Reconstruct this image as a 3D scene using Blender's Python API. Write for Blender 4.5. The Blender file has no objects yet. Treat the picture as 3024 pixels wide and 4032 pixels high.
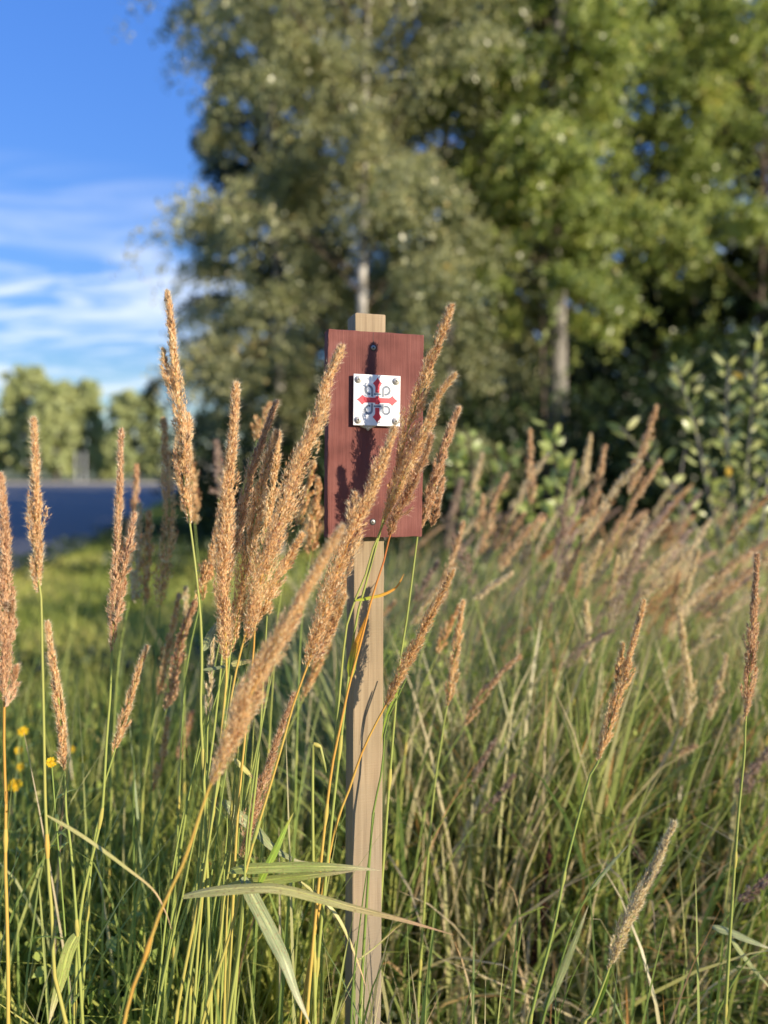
import bpy, math, random
import numpy as np
from mathutils import Vector, Matrix

# ------------------------------------------------------------------ camera, sky, sun, exposure
C = bpy.context.scene
CAM_H = 1.15
PITCH = math.radians(3.26)
F = 26 / 36 * 4032          # focal length in photograph pixels
cam = bpy.data.cameras.new('camera')
cam.sensor_fit = 'VERTICAL'
cam.sensor_height = 36
cam.sensor_width = 27
cam.lens = 26
cam.clip_start = 0.05
cam.clip_end = 4000
cam.dof.use_dof = True
cam.dof.focus_distance = 1.05
cam.dof.aperture_fstop = 1.75
cam_o = bpy.data.objects.new('camera', cam)
C.collection.objects.link(cam_o)
cam_o.location = (0, 0, CAM_H)
cam_o.rotation_euler = (math.pi / 2 - PITCH, 0, 0)
C.camera = cam_o

SUN_AZ = math.radians(129)   # clockwise from +Y
SUN_EL = math.radians(15)
SUN_DIR = Vector((math.sin(SUN_AZ) * math.cos(SUN_EL), math.cos(SUN_AZ) * math.cos(SUN_EL), math.sin(SUN_EL)))
world = bpy.data.worlds.new('World')
C.world = world
world.use_nodes = True
wt = world.node_tree
wn, wl = wt.nodes, wt.links
sky = wn.new('ShaderNodeTexSky')
sky.sky_type = 'NISHITA'
sky.sun_disc = False
sky.sun_elevation = SUN_EL
sky.sun_rotation = SUN_AZ
sky.ozone_density = 3.0
sky.dust_density = 0.0
hs = wn.new('ShaderNodeHueSaturation')
hs.inputs['Hue'].default_value = 0.518
hs.inputs['Saturation'].default_value = 1.22
wl.new(sky.outputs[0], hs.inputs['Color'])
# even out the steep brightening towards the horizon, all round
bw = wn.new('ShaderNodeRGBToBW')
wl.new(hs.outputs[0], bw.inputs[0])
pw = wn.new('ShaderNodeMath')
pw.operation = 'POWER'
pw.inputs[1].default_value = -0.5
wl.new(bw.outputs[0], pw.inputs[0])
vs = wn.new('ShaderNodeVectorMath')
vs.operation = 'SCALE'
wl.new(hs.outputs[0], vs.inputs[0])
m13 = wn.new('ShaderNodeMath')
m13.operation = 'MULTIPLY'
m13.inputs[1].default_value = 1.22
wl.new(pw.outputs[0], m13.inputs[0])
wl.new(m13.outputs[0], vs.inputs['Scale'])
tc = wn.new('ShaderNodeTexCoord')
sp = wn.new('ShaderNodeSeparateXYZ')
wl.new(tc.outputs['Generated'], sp.inputs[0])


def wmath(op, a, b=None, c=None):
    n = wn.new('ShaderNodeMath')
    n.operation = op
    for i, v in enumerate((a, b, c)):
        if v is None:
            continue
        if isinstance(v, (int, float)):
            n.inputs[i].default_value = v
        else:
            wl.new(v, n.inputs[i])
    return n.outputs[0]


zz = wmath('ADD', wmath('MAXIMUM', sp.outputs[2], 0.0), 0.16)
cx = wmath('DIVIDE', sp.outputs[0], zz)
cy = wmath('DIVIDE', sp.outputs[1], zz)
cmb = wn.new('ShaderNodeCombineXYZ')
wl.new(cx, cmb.inputs[0])
wl.new(cy, cmb.inputs[1])
mp = wn.new('ShaderNodeMapping')
mp.inputs['Rotation'].default_value = (0, 0, math.radians(-35))
mp.inputs['Location'].default_value = (0.4, 1.3, 0)
mp.inputs['Scale'].default_value = (0.7, 2.0, 1)
wl.new(cmb.outputs[0], mp.inputs[0])
nz = wn.new('ShaderNodeTexNoise')
nz.inputs['Scale'].default_value = 2.2
nz.inputs['Detail'].default_value = 7
nz.inputs['Roughness'].default_value = 0.52
nz.inputs['Distortion'].default_value = 1.3
wl.new(mp.outputs[0], nz.inputs['Vector'])
cr = wn.new('ShaderNodeValToRGB')
cr.color_ramp.elements[0].position = 0.43
cr.color_ramp.elements[1].position = 0.68
wl.new(nz.outputs['Fac'], cr.inputs[0])
bank = wn.new('ShaderNodeValToRGB')          # the cirrus bank: thins out towards the zenith, all round the horizon
be = bank.color_ramp.elements
be[0].position, be[0].color = 0.0, (.68, .68, .68, 1)
be[1].position, be[1].color = 0.36, (0, 0, 0, 1)
e = bank.color_ramp.elements.new(0.24)
e.color = (.68, .68, .68, 1)
wl.new(sp.outputs[2], bank.inputs[0])
cf = wmath('MULTIPLY', cr.outputs[0], bank.outputs[0])
mx = wn.new('ShaderNodeMixRGB')
mx.inputs[2].default_value = (5.0, 5.3, 5.8, 1)
wl.new(cf, mx.inputs[0])
wl.new(vs.outputs[0], mx.inputs[1])
wl.new(mx.outputs[0], wn['Background'].inputs[0])
wn['Background'].inputs[1].default_value = 0.128

sun = bpy.data.lights.new('sun', 'SUN')
sun.energy = 4.4
sun.angle = math.radians(0.5)
sun.color = (1.0, 0.86, 0.66)
sun_o = bpy.data.objects.new('sun', sun)
C.collection.objects.link(sun_o)
sun_o.rotation_euler = SUN_DIR.to_track_quat('Z', 'Y').to_euler()

C.view_settings.view_transform = 'Standard'
C.view_settings.look = 'None'
C.view_settings.exposure = 0.82
C.view_settings.gamma = 1
C.view_settings.use_curve_mapping = False
C.cycles.max_bounces = 6
C.cycles.transparent_max_bounces = 4
C.cycles.use_adaptive_sampling = True
C.cycles.adaptive_threshold = 0.012
C.cycles.use_denoising = True

# ------------------------------------------------------------------ helpers
rng = np.random.default_rng(7)
CP, SP = math.cos(PITCH), math.sin(PITCH)


def P(u, v, d):
    """photograph pixel + distance along +Y -> world point"""
    a, b = (u - 1512) / F, (2016 - v) / F
    x, y, z = a, CP + b * SP, -SP + b * CP
    k = d / y
    return np.array((x * k, d, CAM_H + z * k))


ZOOM = {'A': (1.8433, 0, 1350), 'B': (1.8433, 0, 2200), 'C': (1.8433, 0, 3100), 'D': (2.0737, 800, 2400),
        'E': (1.659, 800, 3200), 'F': (2.0737, 1600, 1600), 'G': (2.0737, 2224, 1500), 'H': (1.3554, 1800, 2400),
        'J': (1.3825, 600, 1500), 'K': (2.1067, 1200, 1150), 'L': (1.106, 0, 2600), 'M': (1.0886, 1500, 2600),
        'V': (0.5486, 0, 0), 'S': (1, 0, 0)}


def T(s):
    """'A 10,20 30,40 B 5,6' -> list of photograph pixels"""
    out, z = [], ZOOM['S']
    for w in s.split():
        if w in ZOOM:
            z = ZOOM[w]
        else:
            a, b = w.split(',')
            out.append((z[1] + float(a) / z[0], z[2] + float(b) / z[0]))
    return out


def build_mesh(name, verts, faces, attrs=None, mats=(), smooth=False):
    """faces: one (n,k) int array or a list of such arrays"""
    me = bpy.data.meshes.new(name)
    verts = np.asarray(verts, dtype=np.float32).reshape(-1, 3)
    if isinstance(faces, np.ndarray):
        faces = [faces]
    faces = [np.asarray(f, dtype=np.int32) for f in faces if len(f)]
    me.vertices.add(len(verts))
    me.vertices.foreach_set('co', verts.ravel())
    loops = np.concatenate([f.ravel() for f in faces])
    tot = np.concatenate([np.full(len(f), f.shape[1], dtype=np.int32) for f in faces])
    start = np.concatenate(([0], np.cumsum(tot)[:-1])).astype(np.int32)
    me.loops.add(len(loops))
    me.loops.foreach_set('vertex_index', loops)
    me.polygons.add(len(tot))
    me.polygons.foreach_set('loop_start', start)
    me.polygons.foreach_set('loop_total', tot)
    if smooth:
        me.polygons.foreach_set('use_smooth', np.ones(len(tot), dtype=bool))
    for k, v in (attrs or {}).items():
        at = me.attributes.new(k, 'FLOAT', 'POINT')
        at.data.foreach_set('value', np.asarray(v, dtype=np.float32))
    for m in mats:
        me.materials.append(m)
    me.update(calc_edges=True)
    return me


def link(name, me, parent=None, loc=None):
    o = bpy.data.objects.new(name, me)
    C.collection.objects.link(o)
    if parent is not None:
        o.parent = parent
        if loc is None and not parent.get('world_parts') is None:
            o.matrix_parent_inverse = parent.matrix_basis.inverted()
    if loc is not None:
        o.location = loc
    return o


def empty(name, loc, label, cat, group=None, kind=None):
    o = bpy.data.objects.new(name, None)
    C.collection.objects.link(o)
    o.location = loc
    o.empty_display_size = 0.05
    tag(o, label, cat, group, kind or 'thing')
    return o


def tag(o, label=None, cat=None, group=None, kind=None):
    for k, v in (('label', label), ('category', cat), ('group', group), ('kind', kind)):
        if v:
            o[k] = v
    return o


def part(name, verts, faces, parent, mats, attrs=None, smooth=False):
    """verts in world space; stored relative to the parent Empty's location (no rotation)"""
    v = np.asarray(verts, dtype=np.float64).reshape(-1, 3) - np.array(parent.location)
    me = build_mesh(name, v, faces, attrs, mats, smooth)
    o = bpy.data.objects.new(name, me)
    C.collection.objects.link(o)
    o.parent = parent
    return o


def spline(pts, n):
    """Catmull-Rom through pts, resampled to n points at equal arc length"""
    p = np.asarray(pts, dtype=np.float64)
    if len(p) == 2:
        t = np.linspace(0, 1, n)[:, None]
        return p[0] * (1 - t) + p[1] * t
    q = np.vstack((2 * p[0] - p[1], p, 2 * p[-1] - p[-2]))
    out = []
    for i in range(1, len(q) - 2):
        t = np.linspace(0, 1, 12, endpoint=False)[:, None]
        a, b, c, d = q[i - 1], q[i], q[i + 1], q[i + 2]
        out.append(0.5 * (2 * b + (c - a) * t + (2 * a - 5 * b + 4 * c - d) * t ** 2 + (3 * b - 3 * c + d - a) * t ** 3))
    out = np.vstack(out + [p[-1:]])
    s = np.concatenate(([0], np.cumsum(np.linalg.norm(np.diff(out, axis=0), axis=1))))
    x = np.linspace(0, s[-1], n)
    return np.stack([np.interp(x, s, out[:, k]) for k in range(3)], 1)


def norm(a):
    return a / np.maximum(np.linalg.norm(a, axis=-1, keepdims=True), 1e-9)


def tangents(p):
    return norm(np.gradient(p, axis=0))


def tube(p, r, k=5):
    """tube along p with radii r"""
    p = np.asarray(p, dtype=np.float64)
    n = len(p)
    r = np.broadcast_to(np.asarray(r, dtype=np.float64), (n,))
    t = tangents(p)
    ref = np.array((0.31, 0.95, 0.05)) if abs(t[0][2]) > .7 else np.array((0., 0., 1.))
    a = norm(np.cross(t, ref))
    b = np.cross(t, a)
    ang = np.linspace(0, 2 * math.pi, k, endpoint=False)
    v = p[:, None] + r[:, None, None] * (a[:, None] * np.cos(ang)[None, :, None] + b[:, None] * np.sin(ang)[None, :, None])
    i = np.arange(n - 1)[:, None] * k
    j = np.arange(k)[None]
    j2 = (j + 1) % k
    f = np.stack((i + j, i + j2, i + k + j2, i + k + j), -1).reshape(-1, 4)
    return v.reshape(-1, 3), f


def ribbon(p, w, side, fold=0.25):
    """leaf blade with a V fold: three vertices across"""
    p = np.asarray(p)
    n = len(p)
    t = tangents(p)
    s = norm(side - (side * t).sum(-1, keepdims=True) * t)
    up = np.cross(s, t)
    w = np.asarray(w)[:, None] / 2
    v = np.stack((p - s * w + up * w * fold, p, p + s * w + up * w * fold), 1)
    i = np.arange(n - 1)[:, None] * 3
    j = np.arange(2)[None]
    f = np.stack((i + j, i + j + 1, i + j + 4, i + j + 3), -1).reshape(-1, 4)
    return v.reshape(-1, 3), f


class Bag:
    """collects verts/quads/attributes for one mesh"""
    def __init__(s):
        s.v, s.f, s.a, s.n = [], {}, {}, 0

    def add(s, v, f, **attrs):
        v = np.asarray(v).reshape(-1, 3)
        f = np.asarray(f)
        s.v.append(v)
        s.f.setdefault(f.shape[1], []).append(f + s.n)
        for k, x in attrs.items():
            s.a.setdefault(k, []).append(np.broadcast_to(np.asarray(x, dtype=np.float32), (len(v),)))
        s.n += len(v)

    def arrays(s):
        return np.vstack(s.v), [np.vstack(x) for x in s.f.values()], {k: np.concatenate(x) for k, x in s.a.items()}

    def mesh(s, name, mats, smooth=False):
        v, f, a = s.arrays()
        return build_mesh(name, v, f, a, mats, smooth)

    def part(s, name, parent, mats, smooth=False):
        v, f, a = s.arrays()
        return part(name, v, f, parent, mats, a, smooth)


def box(x0, x1, y0, y1, z0, z1):
    v = np.array([(x, y, z) for x in (x0, x1) for y in (y0, y1) for z in (z0, z1)])
    f = np.array([(0, 1, 3, 2), (4, 6, 7, 5), (0, 4, 5, 1), (2, 3, 7, 6), (0, 2, 6, 4), (1, 5, 7, 3)])
    return v, f


# ------------------------------------------------------------------ materials
def new_mat(name):
    m = bpy.data.materials.new(name)
    m.use_nodes = True
    return m, m.node_tree.nodes, m.node_tree.links, m.node_tree.nodes['Principled BSDF']


def ramp(nodes, stops):
    r = nodes.new('ShaderNodeValToRGB')
    el = r.color_ramp.elements
    while len(el) < len(stops):
        el.new(0.5)
    for e, (p, c) in zip(el, stops):
        e.position = p
        e.color = (*c, 1)
    return r


def plant_mat(name, stops, transl=0.35, rough=0.5, spec=0.35, tcol=1.25, along=None):
    """colour from the per-piece attribute 'hue' through a ramp; light passes through"""
    m, n, l, b = new_mat(name)
    at = n.new('ShaderNodeAttribute')
    at.attribute_name = 'hue'
    r = ramp(n, stops)
    l.new(at.outputs['Fac'], r.inputs[0])
    col = r.outputs[0]
    if along:                      # colour changes along the piece (dry tips and the like)
        at2 = n.new('ShaderNodeAttribute')
        at2.attribute_name = 'along'
        r2 = ramp(n, along[0])
        l.new(at2.outputs['Fac'], r2.inputs[0])
        mxx = n.new('ShaderNodeMixRGB')
        mxx.inputs[2].default_value = (*along[1], 1)
        l.new(r2.outputs[0], mxx.inputs[0])
        l.new(col, mxx.inputs[1])
        col = mxx.outputs[0]
    l.new(col, b.inputs['Base Color'])
    b.inputs['Roughness'].default_value = rough
    b.inputs['Specular IOR Level'].default_value = spec
    if transl > 0:
        t = n.new('ShaderNodeBsdfTranslucent')
        g = n.new('ShaderNodeMixRGB')
        g.blend_type = 'MULTIPLY'
        g.inputs[0].default_value = 1
        g.inputs[2].default_value = (tcol, tcol, tcol * .7, 1)
        l.new(col, g.inputs[1])
        l.new(g.outputs[0], t.inputs[0])
        mxs = n.new('ShaderNodeMixShader')
        mxs.inputs[0].default_value = transl
        l.new(b.outputs[0], mxs.inputs[1])
        l.new(t.outputs[0], mxs.inputs[2])
        l.new(mxs.outputs[0], n['Material Output'].inputs[0])
    return m


M = {}
# flower heads: dull purple-brown glumes, tan, gold, pale hairs at the top of the ramp
M['head_gold'] = plant_mat('golden flower head', [(0, (.26, .09, .075)), (.14, (.54, .27, .13)), (.42, (.78, .50, .245)), (.75, (.86, .64, .37)), (.9, (.90, .77, .54)), (1, (.92, .84, .70))], .36, .42, .4)
M['head_pink'] = plant_mat('pinkish flower head', [(0, (.28, .15, .12)), (.16, (.54, .34, .21)), (.5, (.75, .54, .335)), (.85, (.83, .66, .45)), (1, (.90, .82, .72))], .34, .5, .3)
M['head_rust'] = plant_mat('rusty flower head', [(0, (.26, .12, .09)), (.16, (.52, .28, .17)), (.5, (.72, .46, .27)), (.85, (.80, .59, .39)), (1, (.88, .78, .64))], .34, .5, .3)
M['head_straw'] = plant_mat('straw flower head', [(0, (.38, .25, .17)), (.2, (.68, .53, .34)), (.6, (.82, .70, .48)), (1, (.90, .84, .68))], .34, .5, .3)
M['head_dull'] = plant_mat('dull flower head', [(0, (.22, .14, .12)), (.3, (.38, .27, .22)), (.7, (.50, .38, .31)), (1, (.66, .56, .48))], .28, .6, .2)  # dull tone; shade on the dim heads is put into it too
M['stem'] = plant_mat('grass stem', [(0, (.12, .20, .04)), (.3, (.27, .35, .085)), (.55, (.40, .41, .11)), (.75, (.58, .42, .10)), (.9, (.62, .29, .055)), (1, (.42, .08, .05))], .15, .42, .5)
M['blade'] = plant_mat('grass blade', [(0, (.06, .11, .05)), (.2, (.12, .19, .055)), (.45, (.25, .33, .085)), (.65, (.40, .43, .14)), (.78, (.54, .48, .27)), (.92, (.62, .50, .32)), (1, (.52, .26, .09))], .40, .42, .5)
M['lawn'] = plant_mat('lawn blade', [(0, (.09, .15, .03)), (.5, (.35, .395, .085)), (.85, (.50, .49, .14)), (1, (.58, .50, .17))], .40, .5, .3)
M['weed'] = plant_mat('weed leaf', [(0, (.10, .16, .04)), (.5, (.32, .42, .09)), (.85, (.50, .56, .14)), (1, (.62, .56, .18))], .40, .42, .45)
M['birch_leaf'] = plant_mat('birch leaf', [(0, (.14, .165, .085)), (.4, (.32, .34, .17)), (.75, (.46, .46, .25)), (.94, (.56, .52, .28)), (1, (.60, .47, .20))], .42, .34, .6)
M['young_leaf'] = plant_mat('yellow green leaf', [(0, (.13, .18, .055)), (.5, (.32, .39, .12)), (.85, (.46, .51, .17)), (1, (.60, .53, .18))], .42, .34, .6)
M['shade_dark_leaf'] = plant_mat('shade dark leaf', [(0, (.015, .03, .012)), (.6, (.045, .075, .025)), (1, (.10, .14, .04))], .28, .4, .45)  # shade in the depth of the wood is put into this colour
M['needle'] = plant_mat('spruce needle', [(0, (.008, .018, .009)), (.7, (.022, .045, .018)), (1, (.045, .07, .026))], .1, .55, .3)
M['hazy_far_leaf'] = plant_mat('hazy far leaf', [(0, (.30, .36, .17)), (.5, (.50, .55, .27)), (1, (.64, .65, .35))], .38, .5, .3)  # distance haze put into the pale leaf colour
M['willow_leaf'] = plant_mat('silvery willow leaf', [(0, (.24, .31, .12)), (.45, (.44, .48, .18)), (.75, (.58, .58, .22)), (.92, (.68, .66, .46)), (1, (.70, .46, .08))], .36, .28, 1.0)
M['dock'] = plant_mat('dry dock seed', [(0, (.035, .012, .012)), (.6, (.085, .03, .022)), (1, (.15, .065, .04))], .1, .6, .3)
M['petal'] = plant_mat('yellow petal', [(0, (.62, .36, .01)), (1, (.78, .55, .02))], .3, .5, .3)
# foreground leaf blades: fibrous, with length-wise veins; tips go straw and red-brown


def leaf_mat(name, base, dark, tip, tip_at):
    m, n, l, b = new_mat(name)
    at = n.new('ShaderNodeAttribute')
    at.attribute_name = 'along'
    ac = n.new('ShaderNodeAttribute')
    ac.attribute_name = 'across'
    w = n.new('ShaderNodeTexNoise')
    w.noise_dimensions = '2D'
    cb = n.new('ShaderNodeCombineXYZ')
    m1 = n.new('ShaderNodeMath')
    m1.operation = 'MULTIPLY'
    m1.inputs[1].default_value = 14
    l.new(ac.outputs['Fac'], m1.inputs[0])
    l.new(m1.outputs[0], cb.inputs[0])
    m2 = n.new('ShaderNodeMath')
    m2.operation = 'MULTIPLY'
    m2.inputs[1].default_value = 5
    l.new(at.outputs['Fac'], m2.inputs[0])
    l.new(m2.outputs[0], cb.inputs[1])
    l.new(cb.outputs[0], w.inputs['Vector'])
    w.inputs['Scale'].default_value = 1.0
    w.inputs['Detail'].default_value = 5
    r = ramp(n, [(.3, dark), (.66, base)])
    l.new(w.outputs['Fac'], r.inputs[0])
    r2 = ramp(n, [(tip_at, (0, 0, 0)), (min(1, tip_at + .35), (1, 1, 1))])
    # ragged front between green and dry
    m3 = n.new('ShaderNodeMath')
    m3.operation = 'MULTIPLY_ADD'
    m3.inputs[1].default_value = .3
    l.new(w.outputs['Fac'], m3.inputs[0])
    m4 = n.new('ShaderNodeMath')
    m4.operation = 'SUBTRACT'
    m4.inputs[1].default_value = .15
    l.new(at.outputs['Fac'], m4.inputs[0])
    l.new(m4.outputs[0], m3.inputs[2])
    l.new(m3.outputs[0], r2.inputs[0])
    mxx = n.new('ShaderNodeMixRGB')
    mxx.inputs[2].default_value = (*tip, 1)
    l.new(r2.outputs[0], mxx.inputs[0])
    l.new(r.outputs[0], mxx.inputs[1])
    sp2 = n.new('ShaderNodeTexNoise')
    sp2.noise_dimensions = '2D'
    sp2.inputs['Scale'].default_value = 3.2
    sp2.inputs['Detail'].default_value = 4
    cb2 = n.new('ShaderNodeVectorMath')
    cb2.operation = 'MULTIPLY'
    cb2.inputs[1].default_value = (.25, 3.0, 1)
    l.new(cb.outputs[0], cb2.inputs[0])
    l.new(cb2.outputs[0], sp2.inputs['Vector'])
    rs_ = ramp(n, [(.60, (0, 0, 0)), (.68, (.75, .75, .75))])
    l.new(sp2.outputs['Fac'], rs_.inputs[0])
    ms = n.new('ShaderNodeMixRGB')
    ms.inputs[2].default_value = (.33, .19, .085, 1)
    l.new(rs_.outputs[0], ms.inputs[0])
    l.new(mxx.outputs[0], ms.inputs[1])
    rib = ramp(n, [(.40, (.82, .82, .82)), (.5, (1.35, 1.35, 1.25)), (.60, (.82, .82, .82))])
    l.new(ac.outputs['Fac'], rib.inputs[0])
    mr = n.new('ShaderNodeMixRGB')
    mr.blend_type = 'MULTIPLY'
    mr.inputs[0].default_value = 1
    l.new(ms.outputs[0], mr.inputs[1])
    l.new(rib.outputs[0], mr.inputs[2])
    mxx = mr
    l.new(mxx.outputs[0], b.inputs['Base Color'])
    b.inputs['Roughness'].default_value = .45
    bump = n.new('ShaderNodeBump')
    bump.inputs['Strength'].default_value = .35
    bump.inputs['Distance'].default_value = .0006
    l.new(w.outputs['Fac'], bump.inputs['Height'])
    l.new(bump.outputs[0], b.inputs['Normal'])
    t = n.new('ShaderNodeBsdfTranslucent')
    l.new(mxx.outputs[0], t.inputs[0])
    mxs = n.new('ShaderNodeMixShader')
    mxs.inputs[0].default_value = .3
    l.new(b.outputs[0], mxs.inputs[1])
    l.new(t.outputs[0], mxs.inputs[2])
    l.new(mxs.outputs[0], n['Material Output'].inputs[0])
    return m


M['leaf_green'] = leaf_mat('green leaf blade', (.54, .58, .17), (.28, .36, .08), (.70, .60, .34), .62)
M['leaf_straw'] = leaf_mat('straw leaf blade', (.74, .68, .28), (.46, .46, .14), (.72, .46, .24), .55)
M['leaf_bright'] = leaf_mat('bright leaf blade', (.42, .56, .07), (.22, .40, .04), (.58, .50, .10), .75)
M['leaf_grey'] = leaf_mat('grey green leaf blade', (.46, .50, .24), (.18, .24, .10), (.62, .56, .34), .75)
M['leaf_orange'] = leaf_mat('orange leaf blade', (.50, .55, .05), (.36, .44, .04), (.82, .38, .04), .2)


def ground_mat():
    m, n, l, b = new_mat('grassy ground')
    t = n.new('ShaderNodeTexCoord')
    a = n.new('ShaderNodeTexNoise')
    a.inputs['Scale'].default_value = 2.2
    a.inputs['Detail'].default_value = 8
    l.new(t.outputs['Object'], a.inputs['Vector'])
    r = ramp(n, [(.3, (.035, .05, .0115)), (.5, (.075, .11, .022)), (.7, (.14, .17, .035))])
    l.new(a.outputs['Fac'], r.inputs[0])
    l.new(r.outputs[0], b.inputs['Base Color'])
    b.inputs['Roughness'].default_value = .9
    return m


def noise_mat(name, c0, c1, scale, rough=.85, bump=0.0, lo=.35, hi=.65, stretch=None):
    m, n, l, b = new_mat(name)
    t = n.new('ShaderNodeTexCoord')
    a = n.new('ShaderNodeTexNoise')
    a.inputs['Scale'].default_value = scale
    a.inputs['Detail'].default_value = 7
    src = t.outputs['Object']
    if stretch:
        mpn = n.new('ShaderNodeMapping')
        mpn.inputs['Scale'].default_value = stretch
        l.new(src, mpn.inputs[0])
        src = mpn.outputs[0]
    l.new(src, a.inputs['Vector'])
    r = ramp(n, [(lo, c0), (hi, c1)])
    l.new(a.outputs['Fac'], r.inputs[0])
    l.new(r.outputs[0], b.inputs['Base Color'])
    b.inputs['Roughness'].default_value = rough
    if bump:
        bp = n.new('ShaderNodeBump')
        bp.inputs['Strength'].default_value = bump
        bp.inputs['Distance'].default_value = .01
        l.new(a.outputs['Fac'], bp.inputs['Height'])
        l.new(bp.outputs[0], b.inputs['Normal'])
    return m


M['ground'] = ground_mat()
M['asphalt'] = noise_mat('asphalt', (.09, .092, .10), (.14, .142, .15), 30, .8, .3)
M['gravel'] = noise_mat('pale gravel', (.22, .20, .17), (.38, .35, .30), 40, .95, .3)
M['meadow'] = noise_mat('far meadow', (.10, .125, .03), (.24, .22, .06), 1.2, .95)
M['white_bark'] = noise_mat('white birch bark', (.13, .115, .10), (.50, .48, .45), 7, .7, .4, .36, .5, (1.2, 1.2, .5))
M['grey_bark'] = noise_mat('grey bark', (.14, .13, .12), (.34, .32, .29), 9, .85, .6, stretch=(3, 3, .6))
M['brown_bark'] = noise_mat('brown bark', (.05, .035, .025), (.12, .09, .065), 9, .85, .5, stretch=(3, 3, .6))
M['plaster'] = noise_mat('white plaster', (.72, .72, .70), (.80, .80, .78), 3, .8)
M['roof_tile'] = noise_mat('dark roof', (.07, .06, .06), (.12, .10, .09), 4, .8)
M['glass'] = noise_mat('window glass', (.03, .04, .05), (.05, .06, .08), 2, .08)
M['lamp_metal'] = noise_mat('galvanised metal', (.26, .27, .27), (.36, .37, .37), 9, .45)


def steel():
    m, n, l, b = new_mat('screw steel')
    b.inputs['Base Color'].default_value = (.58, .56, .52, 1)
    b.inputs['Metallic'].default_value = .55
    b.inputs['Roughness'].default_value = .5
    return m


def flat(name, col, rough=.5, spec=.5):
    m, n, l, b = new_mat(name)
    b.inputs['Base Color'].default_value = (*col, 1)
    b.inputs['Roughness'].default_value = rough
    b.inputs['Specular IOR Level'].default_value = spec
    return m


M['steel'] = steel()
M['screw_dull'] = flat('dull screw', (.30, .29, .27), .45, .6)
M['screw_dull'].node_tree.nodes['Principled BSDF'].inputs['Metallic'].default_value = .8
M['slot'] = flat('slot dark', (.03, .03, .03), .8)
M['plate'] = noise_mat('white enamel plate', (.76, .77, .78), (.82, .82, .82), 60, .28)
M['red_print'] = noise_mat('red print', (.70, .025, .045), (.76, .032, .055), 70, .35)
M['grey_print'] = noise_mat('grey print', (.17, .20, .25), (.21, .24, .29), 70, .4)
M['sealant'] = noise_mat('sealant', (.55, .53, .48), (.78, .77, .74), 300, .6, .3)


def board_mat():
    m, n, l, b = new_mat('dull red painted wood')
    t = n.new('ShaderNodeTexCoord')
    # fine grain running up the board, slightly wandering
    mp_ = n.new('ShaderNodeMapping')
    mp_.inputs['Scale'].default_value = (260, 260, 9)
    mp_.inputs['Rotation'].default_value = (0, math.radians(3.5), 0)
    l.new(t.outputs['Object'], mp_.inputs[0])
    g = n.new('ShaderNodeTexNoise')
    g.inputs['Scale'].default_value = 1
    g.inputs['Detail'].default_value = 6
    g.inputs['Roughness'].default_value = .6
    g.inputs['Distortion'].default_value = .6
    l.new(mp_.outputs[0], g.inputs['Vector'])
    mp2 = n.new('ShaderNodeMapping')
    mp2.inputs['Scale'].default_value = (70, 70, 3)
    l.new(t.outputs['Object'], mp2.inputs[0])
    g2 = n.new('ShaderNodeTexNoise')
    g2.inputs['Scale'].default_value = 1
    g2.inputs['Detail'].default_value = 3
    g2.inputs['Distortion'].default_value = 1.2
    l.new(mp2.outputs[0], g2.inputs['Vector'])
    big = n.new('ShaderNodeTexNoise')
    big.inputs['Scale'].default_value = 16
    big.inputs['Detail'].default_value = 5
    l.new(t.outputs['Object'], big.inputs['Vector'])
    r = ramp(n, [(.30, (.096, .035, .030)), (.5, (.160, .058, .049)), (.72, (.212, .086, .072))])
    l.new(big.outputs['Fac'], r.inputs[0])
    r2 = ramp(n, [(.26, (.35, .35, .35)), (.40, (1, 1, 1))])
    l.new(g.outputs['Fac'], r2.inputs[0])
    mu = n.new('ShaderNodeMixRGB')
    mu.blend_type = 'MULTIPLY'
    mu.inputs[0].default_value = .14
    l.new(r.outputs[0], mu.inputs[1])
    l.new(r2.outputs[0], mu.inputs[2])
    # paint worn off in flecks
    fl = n.new('ShaderNodeTexNoise')
    fl.inputs['Scale'].default_value = 210
    fl.inputs['Detail'].default_value = 3
    mp3 = n.new('ShaderNodeMapping')
    mp3.inputs['Scale'].default_value = (1, 1, .3)
    l.new(t.outputs['Object'], mp3.inputs[0])
    l.new(mp3.outputs[0], fl.inputs['Vector'])
    r3 = ramp(n, [(.74, (0, 0, 0)), (.78, (1, 1, 1))])
    l.new(fl.outputs['Fac'], r3.inputs[0])
    mw = n.new('ShaderNodeMixRGB')
    mw.inputs[2].default_value = (.36, .17, .14, 1)
    l.new(r3.outputs[0], mw.inputs[0])
    l.new(mu.outputs[0], mw.inputs[1])
    l.new(mw.outputs[0], b.inputs['Base Color'])
    b.inputs['Roughness'].default_value = .8
    b.inputs['Specular IOR Level'].default_value = .18
    ad = n.new('ShaderNodeMath')
    ad.operation = 'MULTIPLY_ADD'
    ad.inputs[1].default_value = 1.4
    l.new(g2.outputs['Fac'], ad.inputs[0])
    l.new(g.outputs['Fac'], ad.inputs[2])
    bp = n.new('ShaderNodeBump')
    bp.inputs['Strength'].default_value = .8
    bp.inputs['Distance'].default_value = .0016
    l.new(ad.outputs[0], bp.inputs['Height'])
    l.new(bp.outputs[0], b.inputs['Normal'])
    return m


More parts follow.
